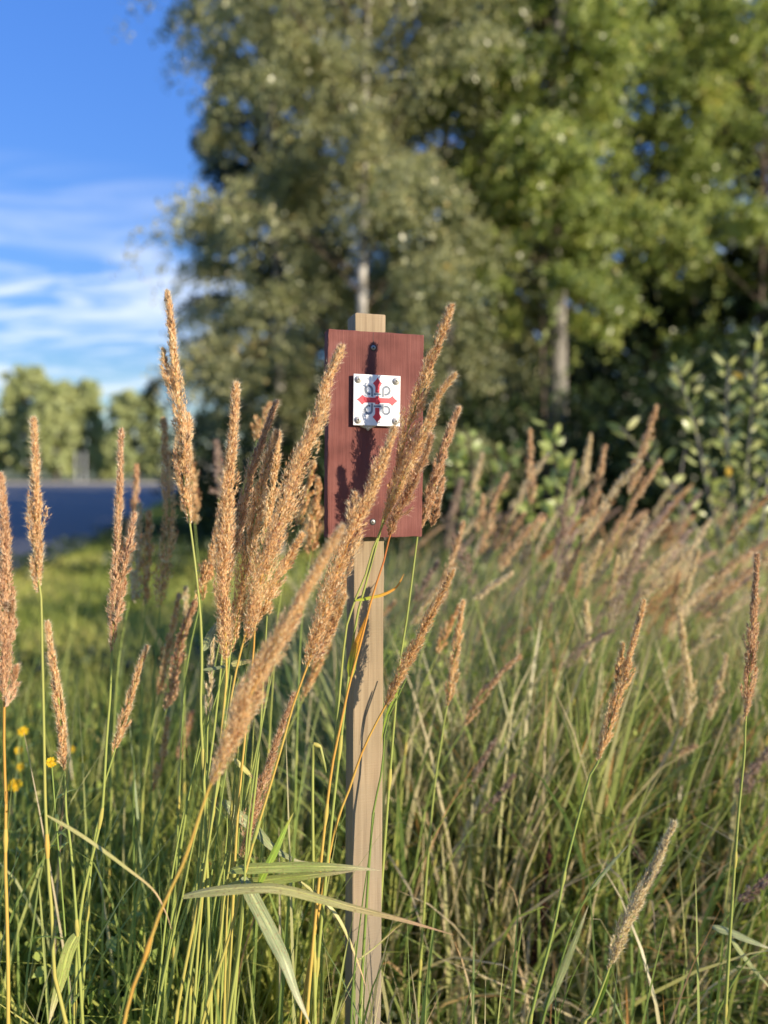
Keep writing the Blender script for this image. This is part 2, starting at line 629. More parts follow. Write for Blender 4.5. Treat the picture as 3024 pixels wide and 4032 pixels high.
def post_mat():
    m, n, l, b = new_mat('weathered pine')
    t = n.new('ShaderNodeTexCoord')
    mp_ = n.new('ShaderNodeMapping')
    mp_.inputs['Scale'].default_value = (150, 150, 5)
    l.new(t.outputs['Object'], mp_.inputs[0])
    g = n.new('ShaderNodeTexNoise')
    g.inputs['Scale'].default_value = 1
    g.inputs['Detail'].default_value = 6
    g.inputs['Distortion'].default_value = .8
    l.new(mp_.outputs[0], g.inputs['Vector'])
    mp2 = n.new('ShaderNodeMapping')
    mp2.inputs['Scale'].default_value = (8, 8, 420)
    l.new(t.outputs['Object'], mp2.inputs[0])
    sw = n.new('ShaderNodeTexNoise')            # saw marks across
    sw.inputs['Scale'].default_value = 1
    sw.inputs['Detail'].default_value = 2
    l.new(mp2.outputs[0], sw.inputs['Vector'])
    big = n.new('ShaderNodeTexNoise')
    big.inputs['Scale'].default_value = 7
    big.inputs['Detail'].default_value = 4
    l.new(t.outputs['Object'], big.inputs['Vector'])
    r = ramp(n, [(.25, (.23, .155, .085)), (.5, (.345, .245, .14)), (.75, (.43, .32, .20))])
    l.new(g.outputs['Fac'], r.inputs[0])
    r2 = ramp(n, [(.3, (.72, .76, .72)), (.7, (1, 1, 1))])
    l.new(big.outputs['Fac'], r2.inputs[0])
    mu = n.new('ShaderNodeMixRGB')
    mu.blend_type = 'MULTIPLY'
    mu.inputs[0].default_value = 1
    l.new(r.outputs[0], mu.inputs[1])
    l.new(r2.outputs[0], mu.inputs[2])
    sz = n.new('ShaderNodeSeparateXYZ')
    l.new(t.outputs['Object'], sz.inputs[0])
    wz = n.new('ShaderNodeMath')
    wz.operation = 'MULTIPLY_ADD'
    wz.inputs[1].default_value = .55
    l.new(big.outputs['Fac'], wz.inputs[0])
    l.new(sz.outputs[2], wz.inputs[2])
    rz = ramp(n, [(.45, (1, 1, 1)), (1.0, (.12, .12, .12))])  # darker towards the foot: grass shade put into the wood colour
    l.new(wz.outputs[0], rz.inputs[0])
    gm = n.new('ShaderNodeMixRGB')
    gm.inputs[2].default_value = (.22, .19, .15, 1)
    l.new(rz.outputs[0], gm.inputs[0])
    l.new(mu.outputs[0], gm.inputs[1])
    # knots
    kn = n.new('ShaderNodeTexVoronoi')
    kn.inputs['Scale'].default_value = 1
    mpk = n.new('ShaderNodeMapping')
    mpk.inputs['Scale'].default_value = (30, 30, 7)
    l.new(t.outputs['Object'], mpk.inputs[0])
    l.new(mpk.outputs[0], kn.inputs['Vector'])
    rk = ramp(n, [(.05, (.45, .36, .30)), (.16, (1, 1, 1))])
    l.new(kn.outputs['Distance'], rk.inputs[0])
    km = n.new('ShaderNodeMixRGB')
    km.blend_type = 'MULTIPLY'
    km.inputs[0].default_value = .8
    l.new(gm.outputs[0], km.inputs[1])
    l.new(rk.outputs[0], km.inputs[2])
    l.new(km.outputs[0], b.inputs['Base Color'])
    b.inputs['Roughness'].default_value = .75
    ad = n.new('ShaderNodeMath')
    ad.operation = 'MULTIPLY_ADD'
    ad.inputs[1].default_value = .7
    l.new(sw.outputs['Fac'], ad.inputs[0])
    l.new(g.outputs['Fac'], ad.inputs[2])
    bp = n.new('ShaderNodeBump')
    bp.inputs['Strength'].default_value = .5
    bp.inputs['Distance'].default_value = .0012
    l.new(ad.outputs[0], bp.inputs['Height'])
    l.new(bp.outputs[0], b.inputs['Normal'])
    return m


M['board'] = board_mat()
M['post'] = post_mat()

# ------------------------------------------------------------------ ground, road, far strip
R = 3000
tag(link('ground', build_mesh('ground', [(-R, -R, 0), (R, -R, 0), (R, R, 0), (-R, R, 0)], np.array([[0, 1, 2, 3]]), mats=[M['ground']])), kind='structure')
# asphalt: near edge runs from close on the left away to the right; far edge straight across
road_v = [(-60, -30, .004), (-9.0, -30, .004), (-4.7, 2.0, .004), (-4.15, 7.0, .004), (-4.4, 10, .004), (-5.05, 13.4, .004), (-6.9, 22, .004),
          (-11, 42, .004), (-14.5, 60, .004), (-90, 60, .004), (-90, 20, .004)]
tag(link('road', build_mesh('road', road_v, np.array([list(range(len(road_v)))]), mats=[M['asphalt']])), kind='structure')
strip = [(-120, 60.6, .004), (-9, 60.6, .004), (-7, 72, .004), (-120, 72, .004)]
tag(link('gravel_path', build_mesh('gravel_path', strip, np.array([[0, 1, 2, 3]]), mats=[M['gravel']])), kind='structure')
# kerb along the far edge: a real step
kv, kf = box(-120, -9, 60.1, 60.5, 0, .12)
tag(link('kerb', build_mesh('kerb', kv, kf, mats=[M['gravel']])), kind='structure')
mead = [(-140, 72.3, .004), (60, 72.3, .004), (60, 300, .004), (-140, 300, .004)]
tag(link('meadow', build_mesh('meadow', mead, np.array([[0, 1, 2, 3]]), mats=[M['meadow']])), kind='structure')


# ------------------------------------------------------------------ grass blades in bulk
def blades(pos, h, w, lean, heading, curl, hue, nseg=5, r=rng, tipdry=0.0):
    """many ribbons in one mesh: pos (N,2|3), h, w, lean, heading, curl, hue arrays"""
    N = len(pos)
    t = np.linspace(0, 1, nseg + 1)
    th = lean[:, None] + curl[:, None] * t[None] ** 1.6
    ds = (h / nseg)[:, None]
    dx = np.sin(th) * ds
    dz = np.cos(th) * ds
    X = np.concatenate((np.zeros((N, 1)), np.cumsum(dx[:, :-1], 1)), 1)
    Z = np.concatenate((np.zeros((N, 1)), np.cumsum(dz[:, :-1], 1)), 1)
    ch, sh = np.cos(heading)[:, None], np.sin(heading)[:, None]
    base = np.zeros((N, 3))
    base[:, :pos.shape[1]] = pos
    p = np.stack((base[:, 0:1] + X * ch, base[:, 1:2] + X * sh, base[:, 2:3] + Z), -1)
    tw = heading + math.pi / 2 + r.normal(0, .9, N)
    side = np.stack((np.cos(tw), np.sin(tw), np.zeros(N)), -1)[:, None]
    ww = (w[:, None] * (1 - t[None] ** 2.2) * .5 + .0002)[..., None]
    v = np.stack((p - side * ww, p + side * ww), 2)      # N, n+1, 2, 3
    k = (nseg + 1) * 2
    i = (np.arange(N) * k)[:, None] + (np.arange(nseg) * 2)[None]
    f = np.stack((i, i + 1, i + 3, i + 2), -1).reshape(-1, 4)
    hu = np.clip(hue[:, None] + tipdry * t[None] ** 2, 0, 1)
    return v.reshape(-1, 3), f, np.repeat(hu.reshape(-1), 2)


def frustum_pts(n, y0, y1, u0, u1, r, power=1.0):
    y = y0 + (y1 - y0) * r.random(n) ** power
    u = u0 + (u1 - u0) * r.random(n)
    return np.stack(((u - 1512) / F * y, y), 1)


def clear_of_post(p):
    return ((p[:, 0] + .02) ** 2 + (p[:, 1] - 1.11) ** 2) > .05 ** 2


def stuff(name, v, f, hue, mat, label=None):
    o = link(name, build_mesh(name, v, f, {'hue': hue}, [mat]))
    tag(o, label, 'grass', None, 'stuff')
    return o


def tufted(n, k, y0, y1, u0, u1, r, spread, power=1.0):
    """n blade feet gathered in k tufts; returns feet, tuft number"""
    c = frustum_pts(k, y0, y1, u0, u1, r, power)
    i = r.integers(0, k, n)
    return c[i] + r.normal(0, spread, (n, 2)) * np.sqrt(c[i][:, 1:2] / 2), i


# tall field grass right of and behind the sign
r1 = np.random.default_rng(11)
n = 7500
pos, ti = tufted(n, 210, 1.55, 5.0, 1300, 3250, r1, .055, 1.15)
ok = clear_of_post(pos) & (pos[:, 1] > 1.36)
pos, ti = pos[ok], ti[ok]
n = len(pos)
tt_, ta_, tl_ = r1.normal(.04, .15, 210), r1.normal(.4, 1.3, 210), r1.uniform(0, .22, 210)
dist = pos[:, 1]
hh = r1.uniform(.45, 1.0, n) * np.clip(.80 + .03 * dist, 0, 1.0)
hue = np.where(r1.random(n) < .17, r1.uniform(.62, .95, n), np.clip(r1.normal(.45, .13, n) + tt_[ti], 0, .8))
v, f, hu = blades(pos, hh, r1.uniform(.005, .0155, n), tl_[ti] + np.abs(r1.normal(.08, .12, n)), ta_[ti] + r1.normal(0, .9, n), np.abs(r1.normal(.5, .7, n)), hue, 6, r1, .12)
stuff('tall_grass', v, f, hu, M['blade'], 'tall green and straw grass filling the field beside the sign')
# low matted grass and dry litter under it
n = 5200
pos = frustum_pts(n, 1.42, 4.5, 1100, 3300, r1, 1.15)
hue = np.where(r1.random(n) < .5, r1.uniform(.68, .95, n), r1.uniform(.15, .5, n))
v, f, hu = blades(pos, r1.uniform(.25, .62, n), r1.uniform(.004, .011, n), np.abs(r1.normal(.6, .35, n)), r1.uniform(0, 6.3, n), np.abs(r1.normal(1.0, .6, n)), hue, 5, r1, .1)
stuff('matted_grass', v, f, hu, M['blade'], 'low matted grass with dry straw under the tall field grass')
# tall dry culms and seed stalks leaning with the wind, also beyond the right edge of the view
n = 2100
pos = np.vstack((frustum_pts(n, 1.65, 4.2, 1450, 3250, r1, 1.0), np.stack((r1.uniform(.55, 1.9, 700), r1.uniform(.5, 1.35, 700)), 1)[:140]))
n = len(pos)
hue = np.where(r1.random(n) < .5, r1.uniform(.66, .92, n), r1.uniform(.3, .66, n))
v, f, hu = blades(pos, r1.uniform(.5, .92, n), r1.uniform(.0035, .0085, n), np.abs(r1.normal(.2, .13, n)), r1.normal(.1, .7, n), np.abs(r1.normal(.25, .3, n)), hue, 5, r1, .1)
stuff('leaning_grass', v, f, hu, M['blade'], 'pale dry grass stalks leaning over in the field beside the sign')
# thin dry culms lying across each other
n = 900
pos = frustum_pts(n, 1.75, 4.2, 1300, 3400, r1, 1.1)
v, f, hu = blades(np.c_[pos, r1.uniform(.05, .5, n)], r1.uniform(.3, .7, n), r1.uniform(.002, .0035, n), r1.uniform(.5, 1.5, n), r1.uniform(0, 6.3, n), r1.normal(.1, .2, n), r1.uniform(.72, .98, n), 4, r1)
stuff('dry_stalks', v, f, hu, M['blade'], 'thin dry stalks fallen across each other in the field')
# sparser upright grass of the left foreground
n = 520
pos = np.vstack((frustum_pts(n, .95, 2.6, -500, 1250, r1, 1.1), np.stack((r1.uniform(-.16, .12, 60), r1.uniform(.93, 1.05, 60)), 1), frustum_pts(70, .95, 1.3, 1500, 2900, r1)))
n = len(pos)
hue = np.clip(r1.normal(.48, .2, n), 0, .98)
v, f, hu = blades(pos, r1.uniform(.3, .78, n) * np.where(np.arange(n) < 520, 1, .72), r1.uniform(.003, .0085, n), np.abs(r1.normal(.08, .09, n)), r1.normal(.6, 1.5, n), np.abs(r1.normal(.3, .4, n)), hue, 6, r1, .15)
stuff('upright_grass', v, f, hu, M['blade'], 'sparse upright grass around the foot of the leaning stalks')
# soft bright grass of the left foreground
n = 9000
pos, ti = tufted(n, 260, 1.25, 3.0, -350, 1150, r1, .06)
tone_ = r1.normal(0, .16, 260)
v, f, hu = blades(pos, r1.uniform(.16, .52, n), r1.uniform(.004, .012, n), np.abs(r1.normal(.25, .22, n)), r1.uniform(0, 6.3, n), np.abs(r1.normal(.6, .5, n)), np.clip(r1.normal(.55, .15, n) + tone_[ti], 0, 1), 4, r1)
stuff('soft_grass', v, f, hu, M['lawn'], 'soft bright yellow green grass between the stalks and the lawn')
# lawn from the field edge to the road
n = 36000
pos = frustum_pts(n, 2.4, 13, -500, 1300, r1, .8)
keep = pos[:, 0] > np.interp(pos[:, 1], (2, 7, 10, 13.4), (-4.5, -3.95, -4.2, -4.85))
pos = pos[keep]
n = len(pos)
hue = np.clip(r1.normal(.55, .2, n) + .22 * np.sin(pos[:, 0] * 3.1 + 1.3 * np.sin(pos[:, 1] * 1.7)), 0, 1)
v, f, hu = blades(pos, r1.uniform(.05, .13, n), r1.uniform(.008, .017, n), np.abs(r1.normal(.3, .2, n)), r1.uniform(0, 6.3, n), np.abs(r1.normal(.7, .5, n)), hue, 2, r1)
stuff('lawn_grass', v, f, hu, M['lawn'], 'short sunlit lawn between the field and the road')
n = 26000
pos = frustum_pts(n, 12.5, 40, 300, 1700, r1, .8)
pos = pos[pos[:, 0] > np.interp(pos[:, 1], (13, 22, 42), (-4.8, -6.7, -10.8))]
n = len(pos)
v, f, hu = blades(pos, r1.uniform(.12, .4, n), r1.uniform(.015, .03, n), np.abs(r1.normal(.25, .2, n)), r1.uniform(0, 6.3, n), np.abs(r1.normal(.6, .5, n)), np.clip(r1.normal(.4, .2, n), 0, 1), 3, r1)
stuff('verge_grass', v, f, hu, M['lawn'], 'green verge grass along the road under the trees')


# ------------------------------------------------------------------ leaves in bulk
def leaf_quads(c, size, r, down=.3, ratio=.62, bend=.15):
    """one four-sided leaf per centre, random orientation"""
    N = len(c)
    d = norm(r.normal(0, 1, (N, 3)) + np.array((0, 0, -down * 2)))
    s = norm(np.cross(d, r.normal(0, 1, (N, 3))))
    nn = np.cross(d, s)
    size = np.broadcast_to(size, (N,))[:, None]
    v = np.stack((c - d * size * .5, c + s * size * ratio * .5 - d * size * .06 + nn * size * bend, c + d * size * .5,
                  c - s * size * ratio * .5 - d * size * .06 + nn * size * bend), 1)
    f = (np.arange(N) * 4)[:, None] + np.arange(4)[None]
    return v.reshape(-1, 3), f


def weeds(name, pos, hmax, n_leaf, size, mat, r, label, spread=.09):
    c = []
    for (x, y), hm in zip(pos, hmax):
        k = n_leaf
        z = hm * r.random(k) ** .6
        a = r.uniform(0, 6.3, k)
        rad = spread * np.sqrt(r.random(k)) * (.5 + .7 * z / max(hm, .01))
        c.append(np.stack((x + rad * np.cos(a), y + rad * np.sin(a), z + .01), 1))
    c = np.vstack(c)
    v, f = leaf_quads(c, r.uniform(.6, 1.3, len(c)) * size, r, 0.0)
    hue = np.repeat(np.clip(r.normal(.5, .23, len(c)), 0, 1), 4)
    return stuff(name, v, f, hue, mat, label)


r2 = np.random.default_rng(5)
pos = np.vstack((frustum_pts(110, 1.2, 2.5, -300, 1000, r2, 1.0), frustum_pts(40, 2.0, 3.2, 900, 1300, r2)))
weeds('low_weeds', pos, r2.uniform(.10, .40, len(pos)), 80, .026, M['weed'], r2, 'low leafy green weeds between the stalks beside the lawn')
pos = frustum_pts(46, 2.7, 3.7, -200, 1000, r2, 1.0)
pos = np.vstack((pos, np.stack((lambda y: (-4.3 - .16 * np.clip(y - 10, 0, 9) + 2.6 * r2.random(90), y))(r2.uniform(7.4, 14, 90)), 1)))  # dark weeds added to stand for shade lying on lawn and verge
weeds('shade_weeds', pos, r2.uniform(.15, .30, len(pos)), 90, .05, M['shade_dark_leaf'], r2, 'dark leafy weeds added for the shade bands across the lawn and road edge', .16)
pos = frustum_pts(120, 1.8, 3.4, 1450, 2500, r2, 1.0)
weeds('field_weeds', pos, r2.uniform(.3, .72, len(pos)), 70, .022, M['weed'], r2, 'small leafed weeds growing among the field grass')


# ------------------------------------------------------------------ trees
def make_tree(name, label, base, H, crown, n_limb, n_twig, n_leaf, leaf, mat, bark, trunk_r, seed, h0=.2, droop=.7, lean=(0, 0), cat='tree', group=None, trunk_top=.96, limb_r=.022, gap=.0, core=0, core_t=.35):
    """crown(t) -> radius at relative height t; leaves hang along drooping twigs set on limbs"""
    r = np.random.default_rng(seed)
    bx, by = base
    root = empty(name, (bx, by, 0), label, cat, group)
    ks = np.linspace(0, trunk_top, 9)
    tp = np.stack((bx + lean[0] * ks ** 1.5 * H + .05 * np.sin(ks * 7 + seed), by + lean[1] * ks * H + .05 * np.cos(ks * 6 + seed), ks * H - .02), 1)
    v, f = tube(tp, trunk_r * (1 - ks) ** .8 + .008, 9)
    part('trunk', v, f, root, [bark], smooth=True)
    limbs = Bag()
    cs, hu = [], []
    for i in range(n_limb):
        t = h0 + (1 - h0) * ((i + r.random()) / n_limb) ** .9
        t = min(t, .985)
        rad = crown(t) * r.uniform(.62, 1.12)
        if r.random() < gap:
            rad *= .4
        az = i * 2.399 + r.normal(0, .4)
        o = np.array([np.interp(t * .96, ks, tp[:, k]) for k in range(3)])
        up = r.uniform(.15, .55) * rad
        d = np.array((math.cos(az), math.sin(az), 0))
        q = np.linspace(0, 1, 6)[:, None]
        lp = o + d * rad * q + np.array((0, 0, 1)) * (up * np.sin(q * 1.9) - droop * .18 * rad * q ** 3)
        v, f = tube(lp, limb_r * max(.35, rad / 2) * (1 - q[:, 0] * .85), 4)
        limbs.add(v, f)
        tone = r.normal(0, .10)
        for j in range(n_twig):
            s = r.uniform(.18, 1.0) ** .7
            b0 = np.array([np.interp(s, q[:, 0], lp[:, k]) for k in range(3)])
            L = r.uniform(.25, .75) * (.45 + .25 * rad) * 1.1
            a2 = az + r.normal(0, 1.1)
            out = np.array((math.cos(a2), math.sin(a2), 0))
            el = r.normal(.25, .5)
            m = n_leaf
            w = r.random((m, 1)) ** .8
            cpos = b0 + out * L * w * math.cos(el) + np.array((0, 0, 1)) * (L * w * math.sin(el) - droop * L * w ** 2)
            cpos += r.normal(0, .028 + .012 * rad, (m, 3))
            cs.append(cpos)
            hu.append(np.clip(r.normal(.5 + tone, .2, m), 0, 1))
    if core:                                   # short shoots close round the stem
        tt = core_t + (.97 - core_t) * r.random(core)
        cc = np.stack([np.interp(tt * .96, ks, tp[:, k]) for k in range(3)], 1)
        cc += r.normal(0, 1, (core, 3)) * np.array((.27, .27, .12))
        cs.append(cc)
        hu.append(np.clip(r.normal(.5, .2, core), 0, 1))
    c = np.vstack(cs)
    h = np.concatenate(hu)
    keep = c[:, 2] > .05
    c, h = c[keep], h[keep]
    limbs.part('limbs', root, [M['brown_bark']])
    v, f = leaf_quads(c, r.uniform(.7, 1.25, len(c)) * leaf, r, .25)
    o = part('crown', v, f, root, [mat], {'hue': np.repeat(h, 4)})
    return root


def X(u, d):
    return (u - 1512) / F * d


make_tree('birch_tree', 'olive leaved birch with a slim white trunk directly behind the sign', (X(1442, 8.4), 8.4), 12,
          lambda t: 2.02 * (1 - .25 * abs(t - .45) ** 1.2) * (1 - max(0, t - .7) * 2.6), 104, 22, 52, .055, M['birch_leaf'], M['white_bark'], .058, 3, h0=.11, droop=.9, core=13000, core_t=.325)
make_tree('aspen_tree', 'yellow green tree with a thick grey trunk right of the sign', (X(2185, 9.7), 9.7), 12.5,
          lambda t: 2.45 * (1 - .4 * abs(t - .5) ** 1.3) * (1 - max(0, t - .75) * 2.0), 92, 20, 60, .068, M['young_leaf'], M['grey_bark'], .14, 8, h0=.25, droop=.6)
make_tree('birch_tree', 'tall olive birch at the left end of the wood, drooping over the verge', (X(1090, 9.6), 9.6), 12.5,
          lambda t: 1.1 * (1 - .35 * abs(t - .45) ** 1.2) * (1 - max(0, t - .75) * 2.6), 70, 17, 46, .062, M['birch_leaf'], M['grey_bark'], .06, 13, h0=.12, droop=.9)
make_tree('birch_tree', 'olive birch filling the space between the white trunk and the yellow green tree', (X(1760, 11.0), 11.0), 13,
          lambda t: 2.1 * (1 - .35 * abs(t - .45) ** 1.2) * (1 - max(0, t - .75) * 2.4), 74, 18, 50, .074, M['birch_leaf'], M['grey_bark'], .08, 14, h0=.2, droop=.8)
make_tree('aspen_tree', 'green tree closing the wood between the grey trunk and the right end', (X(2560, 12.0), 12.0), 12.5,
          lambda t: 2.1 * (1 - .4 * abs(t - .5) ** 1.2) * (1 - max(0, t - .75) * 2.4), 74, 18, 50, .072, M['young_leaf'], M['brown_bark'], .09, 15, h0=.24, droop=.6)
make_tree('birch_tree', 'shadowy birch in the gap between the white trunk and the grey trunk', (X(1830, 14.0), 14.0), 12,
          lambda t: 2.7 * (1 - .5 * abs(t - .4)), 70, 16, 52, .078, M['birch_leaf'], M['grey_bark'], .09, 21, h0=.10, droop=.8)
make_tree('aspen_tree', 'bright yellow green tree at the upper right edge of the wood', (X(2960, 9.6), 9.6), 10.5,
          lambda t: 1.8 * (1 - .5 * abs(t - .6)), 54, 16, 52, .066, M['young_leaf'], M['brown_bark'], .035, 31, h0=.24, droop=.6)
make_tree('aspen_tree', 'young leafy tree hiding the upper half of the grey trunk', (X(2140, 8.7), 8.7), 6.6,
          lambda t: 1.1 * (1 - .5 * abs(t - .6)), 40, 13, 44, .074, M['young_leaf'], M['brown_bark'], .022, 33, h0=.40, droop=.6, limb_r=.012)
make_tree('birch_tree', 'tree toned dark for shade at the left end of the wood beside the road verge', (X(1010, 13.2), 13.2), 8.5,
          lambda t: 2.0 * (1 - .75 * t), 60, 15, 48, .085, M['shade_dark_leaf'], M['brown_bark'], .08, 41, h0=.03, droop=.8)


def make_spruce(base, H, Rr, seed, label):
    r = np.random.default_rng(seed)
    root = empty('spruce_tree', (base[0], base[1], 0), label, 'tree', 'dark spruces in the depth of the wood')
    z = np.linspace(0, H, 6)
    v, f = tube(np.stack((np.full(6, base[0]), np.full(6, base[1]), z - .02), 1), .13 * (1 - z / H) + .01, 7)
    part('trunk', v, f, root, [M['brown_bark']], smooth=True)
    cs = []
    for i in range(190):
        t = (i / 190) ** 1.15
        L = Rr * (1 - t) * r.uniform(.7, 1.1) + .1
        a = r.uniform(0, 6.3)
        m = 70
        w = r.random((m, 1)) ** .7
        d = np.array((math.cos(a), math.sin(a), 0))
        c = np.array((base[0], base[1], t * H + .1)) + d * L * w + np.array((0, 0, 1)) * (-.35 * L * w + .25 * L * w ** 2) + r.normal(0, .07, (m, 3))
        cs.append(c)
    c = np.vstack(cs)
    c = c[c[:, 2] > .03]
    v, f = leaf_quads(c, r.uniform(.16, .30, len(c)), r, .5, .34)
    part('crown', v, f, root, [M['needle']], {'hue': np.repeat(r.random(len(c)), 4)})


make_spruce((X(2700, 12.5), 12.5), 11, 3.0, 51, 'dark spruce behind the yellow green trees right of the grey trunk')
make_spruce((X(3150, 10.5), 10.5), 9.5, 2.6, 52, 'dark spruce at the far right edge of the wood')
make_spruce((X(1220, 17), 17), 8.5, 3.0, 53, 'dark spruce low behind the white birch trunk')
make_spruce((X(2150, 17.5), 17.5), 9, 3.2, 54, 'dark spruce low behind the grey trunk')


r = np.random.default_rng(58)
n = 34000
c = np.stack((r.uniform(-3.5, 22, n), r.uniform(20, 27, n), r.random(n) ** .8), 1)
top = 6.3 + 1.8 * np.sin(c[:, 0] * .9) + 1.0 * np.sin(c[:, 0] * 2.3 + 1)
c[:, 2] *= top * np.clip((c[:, 0] + 4.2) / 2.5, .25, 1)
v, f = leaf_quads(c, r.uniform(.18, .40, n), r, .3, .6)
o = link('woodland', build_mesh('woodland', v, f, {'hue': np.repeat(r.random(n), 4)}, [M['shade_dark_leaf']]))
tag(o, 'dark depth of the wood behind the nearer trees', 'wood', None, 'stuff')


def make_bush(name, label, base, H, Rr, n, leaf, mat, seed, group=None):
    r = np.random.default_rng(seed)
    root = empty(name, (base[0], base[1], 0), label, 'bush', group)
    st = Bag()
    cs, hs_ = [], []
    ns = 9
    for i in range(ns):
        a = i * 2.399 + r.normal(0, .4)
        L = Rr * r.uniform(.4, 1)
        q = np.linspace(0, 1, 5)[:, None]
        top = H * r.uniform(.65, 1.05)
        p = np.array((base[0], base[1], 0)) + np.array((math.cos(a), math.sin(a), 0)) * L * q ** .8 + np.array((0, 0, 1)) * top * q
        v, f = tube(p, .014 * (1 - .7 * q[:, 0]), 4)
        st.add(v, f)
        m = n // ns
        w = r.random(m) ** .6
        c = np.stack([np.interp(w, q[:, 0], p[:, k]) for k in range(3)], 1) + r.normal(0, 1, (m, 3)) * np.array((.24, .24, .2)) * Rr * .75
        cs.append(c)
        hs_.append(np.clip(r.normal(.5, .22, m), 0, 1))
    st.part('branches', root, [M['brown_bark']])
    c, h = np.vstack(cs), np.concatenate(hs_)
    k = c[:, 2] > .02
    c, h = c[k], h[k]
    v, f = leaf_quads(c, r.uniform(.7, 1.3, len(c)) * leaf, r, .1)
    part('foliage', v, f, root, [mat], {'hue': np.repeat(h, 4)})


G_B = 'dark bushes under the trees'
for i, (u, d, H, Rr, n, mt, lab) in enumerate((
        (930, 12.0, 2.2, 1.3, 5200, 'shade_dark_leaf', 'dark bush at the left foot of the wood beside the verge'),
        (1180, 10.0, 2.3, 1.3, 5200, 'shade_dark_leaf', 'dark bush behind the cluster of tall golden grass heads'),
        (1600, 9.8, 2.2, 1.3, 5200, 'shade_dark_leaf', 'dark bush directly behind the red board'),
        (1960, 9.4, 2.0, 1.2, 4600, 'shade_dark_leaf', 'dark bush between the red board and the grey trunk'),
        (2440, 8.8, 2.2, 1.2, 5200, 'shade_dark_leaf', 'dark bush just right of the grey trunk'),
        (2850, 8.0, 2.4, 1.2, 5200, 'shade_dark_leaf', 'dark bush behind the silvery willow sapling'))):
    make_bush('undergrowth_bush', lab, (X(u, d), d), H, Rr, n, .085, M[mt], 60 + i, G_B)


# saplings whose single leaves can be told apart: every leaf an object sharing one of three meshes
def leaf_mesh(L, W, mat, name, hue):
    n = 5
    t = np.linspace(0, 1, n + 1)
    w = W * np.sin(np.pi * np.clip(t * .92 + .06, 0, 1)) ** .8
    p = np.stack((t * L, np.zeros(n + 1), -.12 * L * t ** 2), 1)
    v, f = ribbon(p, w, np.tile(np.array((0., 1., 0.)), (n + 1, 1)), .3)
    return build_mesh(name, v, f, {'hue': np.full(len(v), hue)}, [mat], True)


def make_sapling(name, label, stems, d, mat, bark, L, W, step, seed, spread, cat='sapling', hues=(.2, .45, .6, .8, 1.0), gaps=.0):
    """stems: list of pixel paths base->tip at distance d"""
    r = np.random.default_rng(seed)
    p0 = P(*stems[0][0], d)
    root = empty(name, (p0[0], p0[1], 0), label, cat)
    meshes = [leaf_mesh(L, W, mat, 'leaf', h) for h in hues]
    st = Bag()
    total = 0
    for sp_ in stems:
        off = r.normal(0, .12)
        pts = [P(u, v_, d + off) for u, v_ in sp_]
        if sp_ is stems[0] or pts[0][2] < .5:
            pts = [np.array((pts[0][0] * .9 + root.location.x * .1, pts[0][1], 0.0))] + pts
        q = spline(pts, 24)
        v, f = tube(q, np.linspace(.007, .002, 24), 5)
        st.add(v, f)
        ln = np.linalg.norm(q[-1] - q[0])
        k = int(ln / step)
        tg = tangents(q)
        for i in range(k):
            s = (i + r.random()) / k * 23
            if total >= 290 or q[int(s)][2] < .55 or r.random() < gaps:
                continue
            c = np.array([np.interp(s, np.arange(24), q[:, a]) for a in range(3)])
            az = i * 2.4 + r.normal(0, .5)
            dr = norm(np.array((math.cos(az), math.sin(az), r.uniform(-.25, .6))) + tg[int(s)] * .6)
            o = bpy.data.objects.new('leaf', meshes[r.choice(len(meshes), p=[.2, .34, .28, .14, .04])])
            C.collection.objects.link(o)
            o.parent = root
            o.location = Vector(c + dr * r.uniform(.0, spread)) - root.location
            qd = Vector(dr).to_track_quat('X', 'Z')
            o.rotation_mode = 'QUATERNION'
            o.rotation_quaternion = qd @ Matrix.Rotation(r.uniform(-2.2, 2.2), 3, 'X').to_quaternion()
            sc = r.uniform(.7, 1.25)
            o.scale = (sc, sc, sc)
            total += 1
    st.part('stem', root, [bark])


make_sapling('willow_sapling', 'silvery green willow sapling with scattered yellow leaves at the wood edge',
             [T('S 2930,2350 2940,1900 2965,1550 2985,1300'), T('S 2900,2350 2890,2000 2860,1700 2870,1430'), T('S 2880,2300 2800,2000 2740,1700 2660,1430'),
              T('S 2880,2300 2740,2080 2620,1880 2440,1680'), T('S 2960,2350 3010,2000 3040,1700 3050,1450'), T('S 2850,2300 2700,2150 2680,1900 2700,1760'),
              T('S 2930,2150 2830,1900 2780,1820'), T('S 2950,2000 2990,1900 3060,1820'), T('S 2940,2300 2990,2150 3060,2060')],
             3.3, M['willow_leaf'], M['grey_bark'], .064, .028, .017, 71, .05)
make_sapling('green_sapling', 'bright green sapling with broad leaves before the grey trunk',
             [T('S 2190,2250 2195,2050 2190,1850 2170,1680'), T('S 2190,2200 2120,2080 2080,1950'), T('S 2195,2150 2240,1960 2230,1790'),
              T('S 2190,2250 2230,2150 2270,2050'), T('S 2180,2250 2130,2180 2090,2120')],
             3.2, M['young_leaf'], M['brown_bark'], .062, .046, .018, 72, .03, hues=(.3, .5, .7, .85, .9))
make_sapling('green_sapling', 'pale green sapling with one rusty top leaf behind the board edge',
             [T('S 1870,2200 1860,1980 1850,1800 1830,1690'), T('S 1880,2200 1930,1950 1960,1760'), T('S 1860,2150 1800,1950 1790,1780'),
              T('S 1870,2100 1990,1900 2010,1780')],
             3.6, M['young_leaf'], M['brown_bark'], .058, .042, .022, 73, .035, hues=(.15, .35, .5, .75, 1.0))

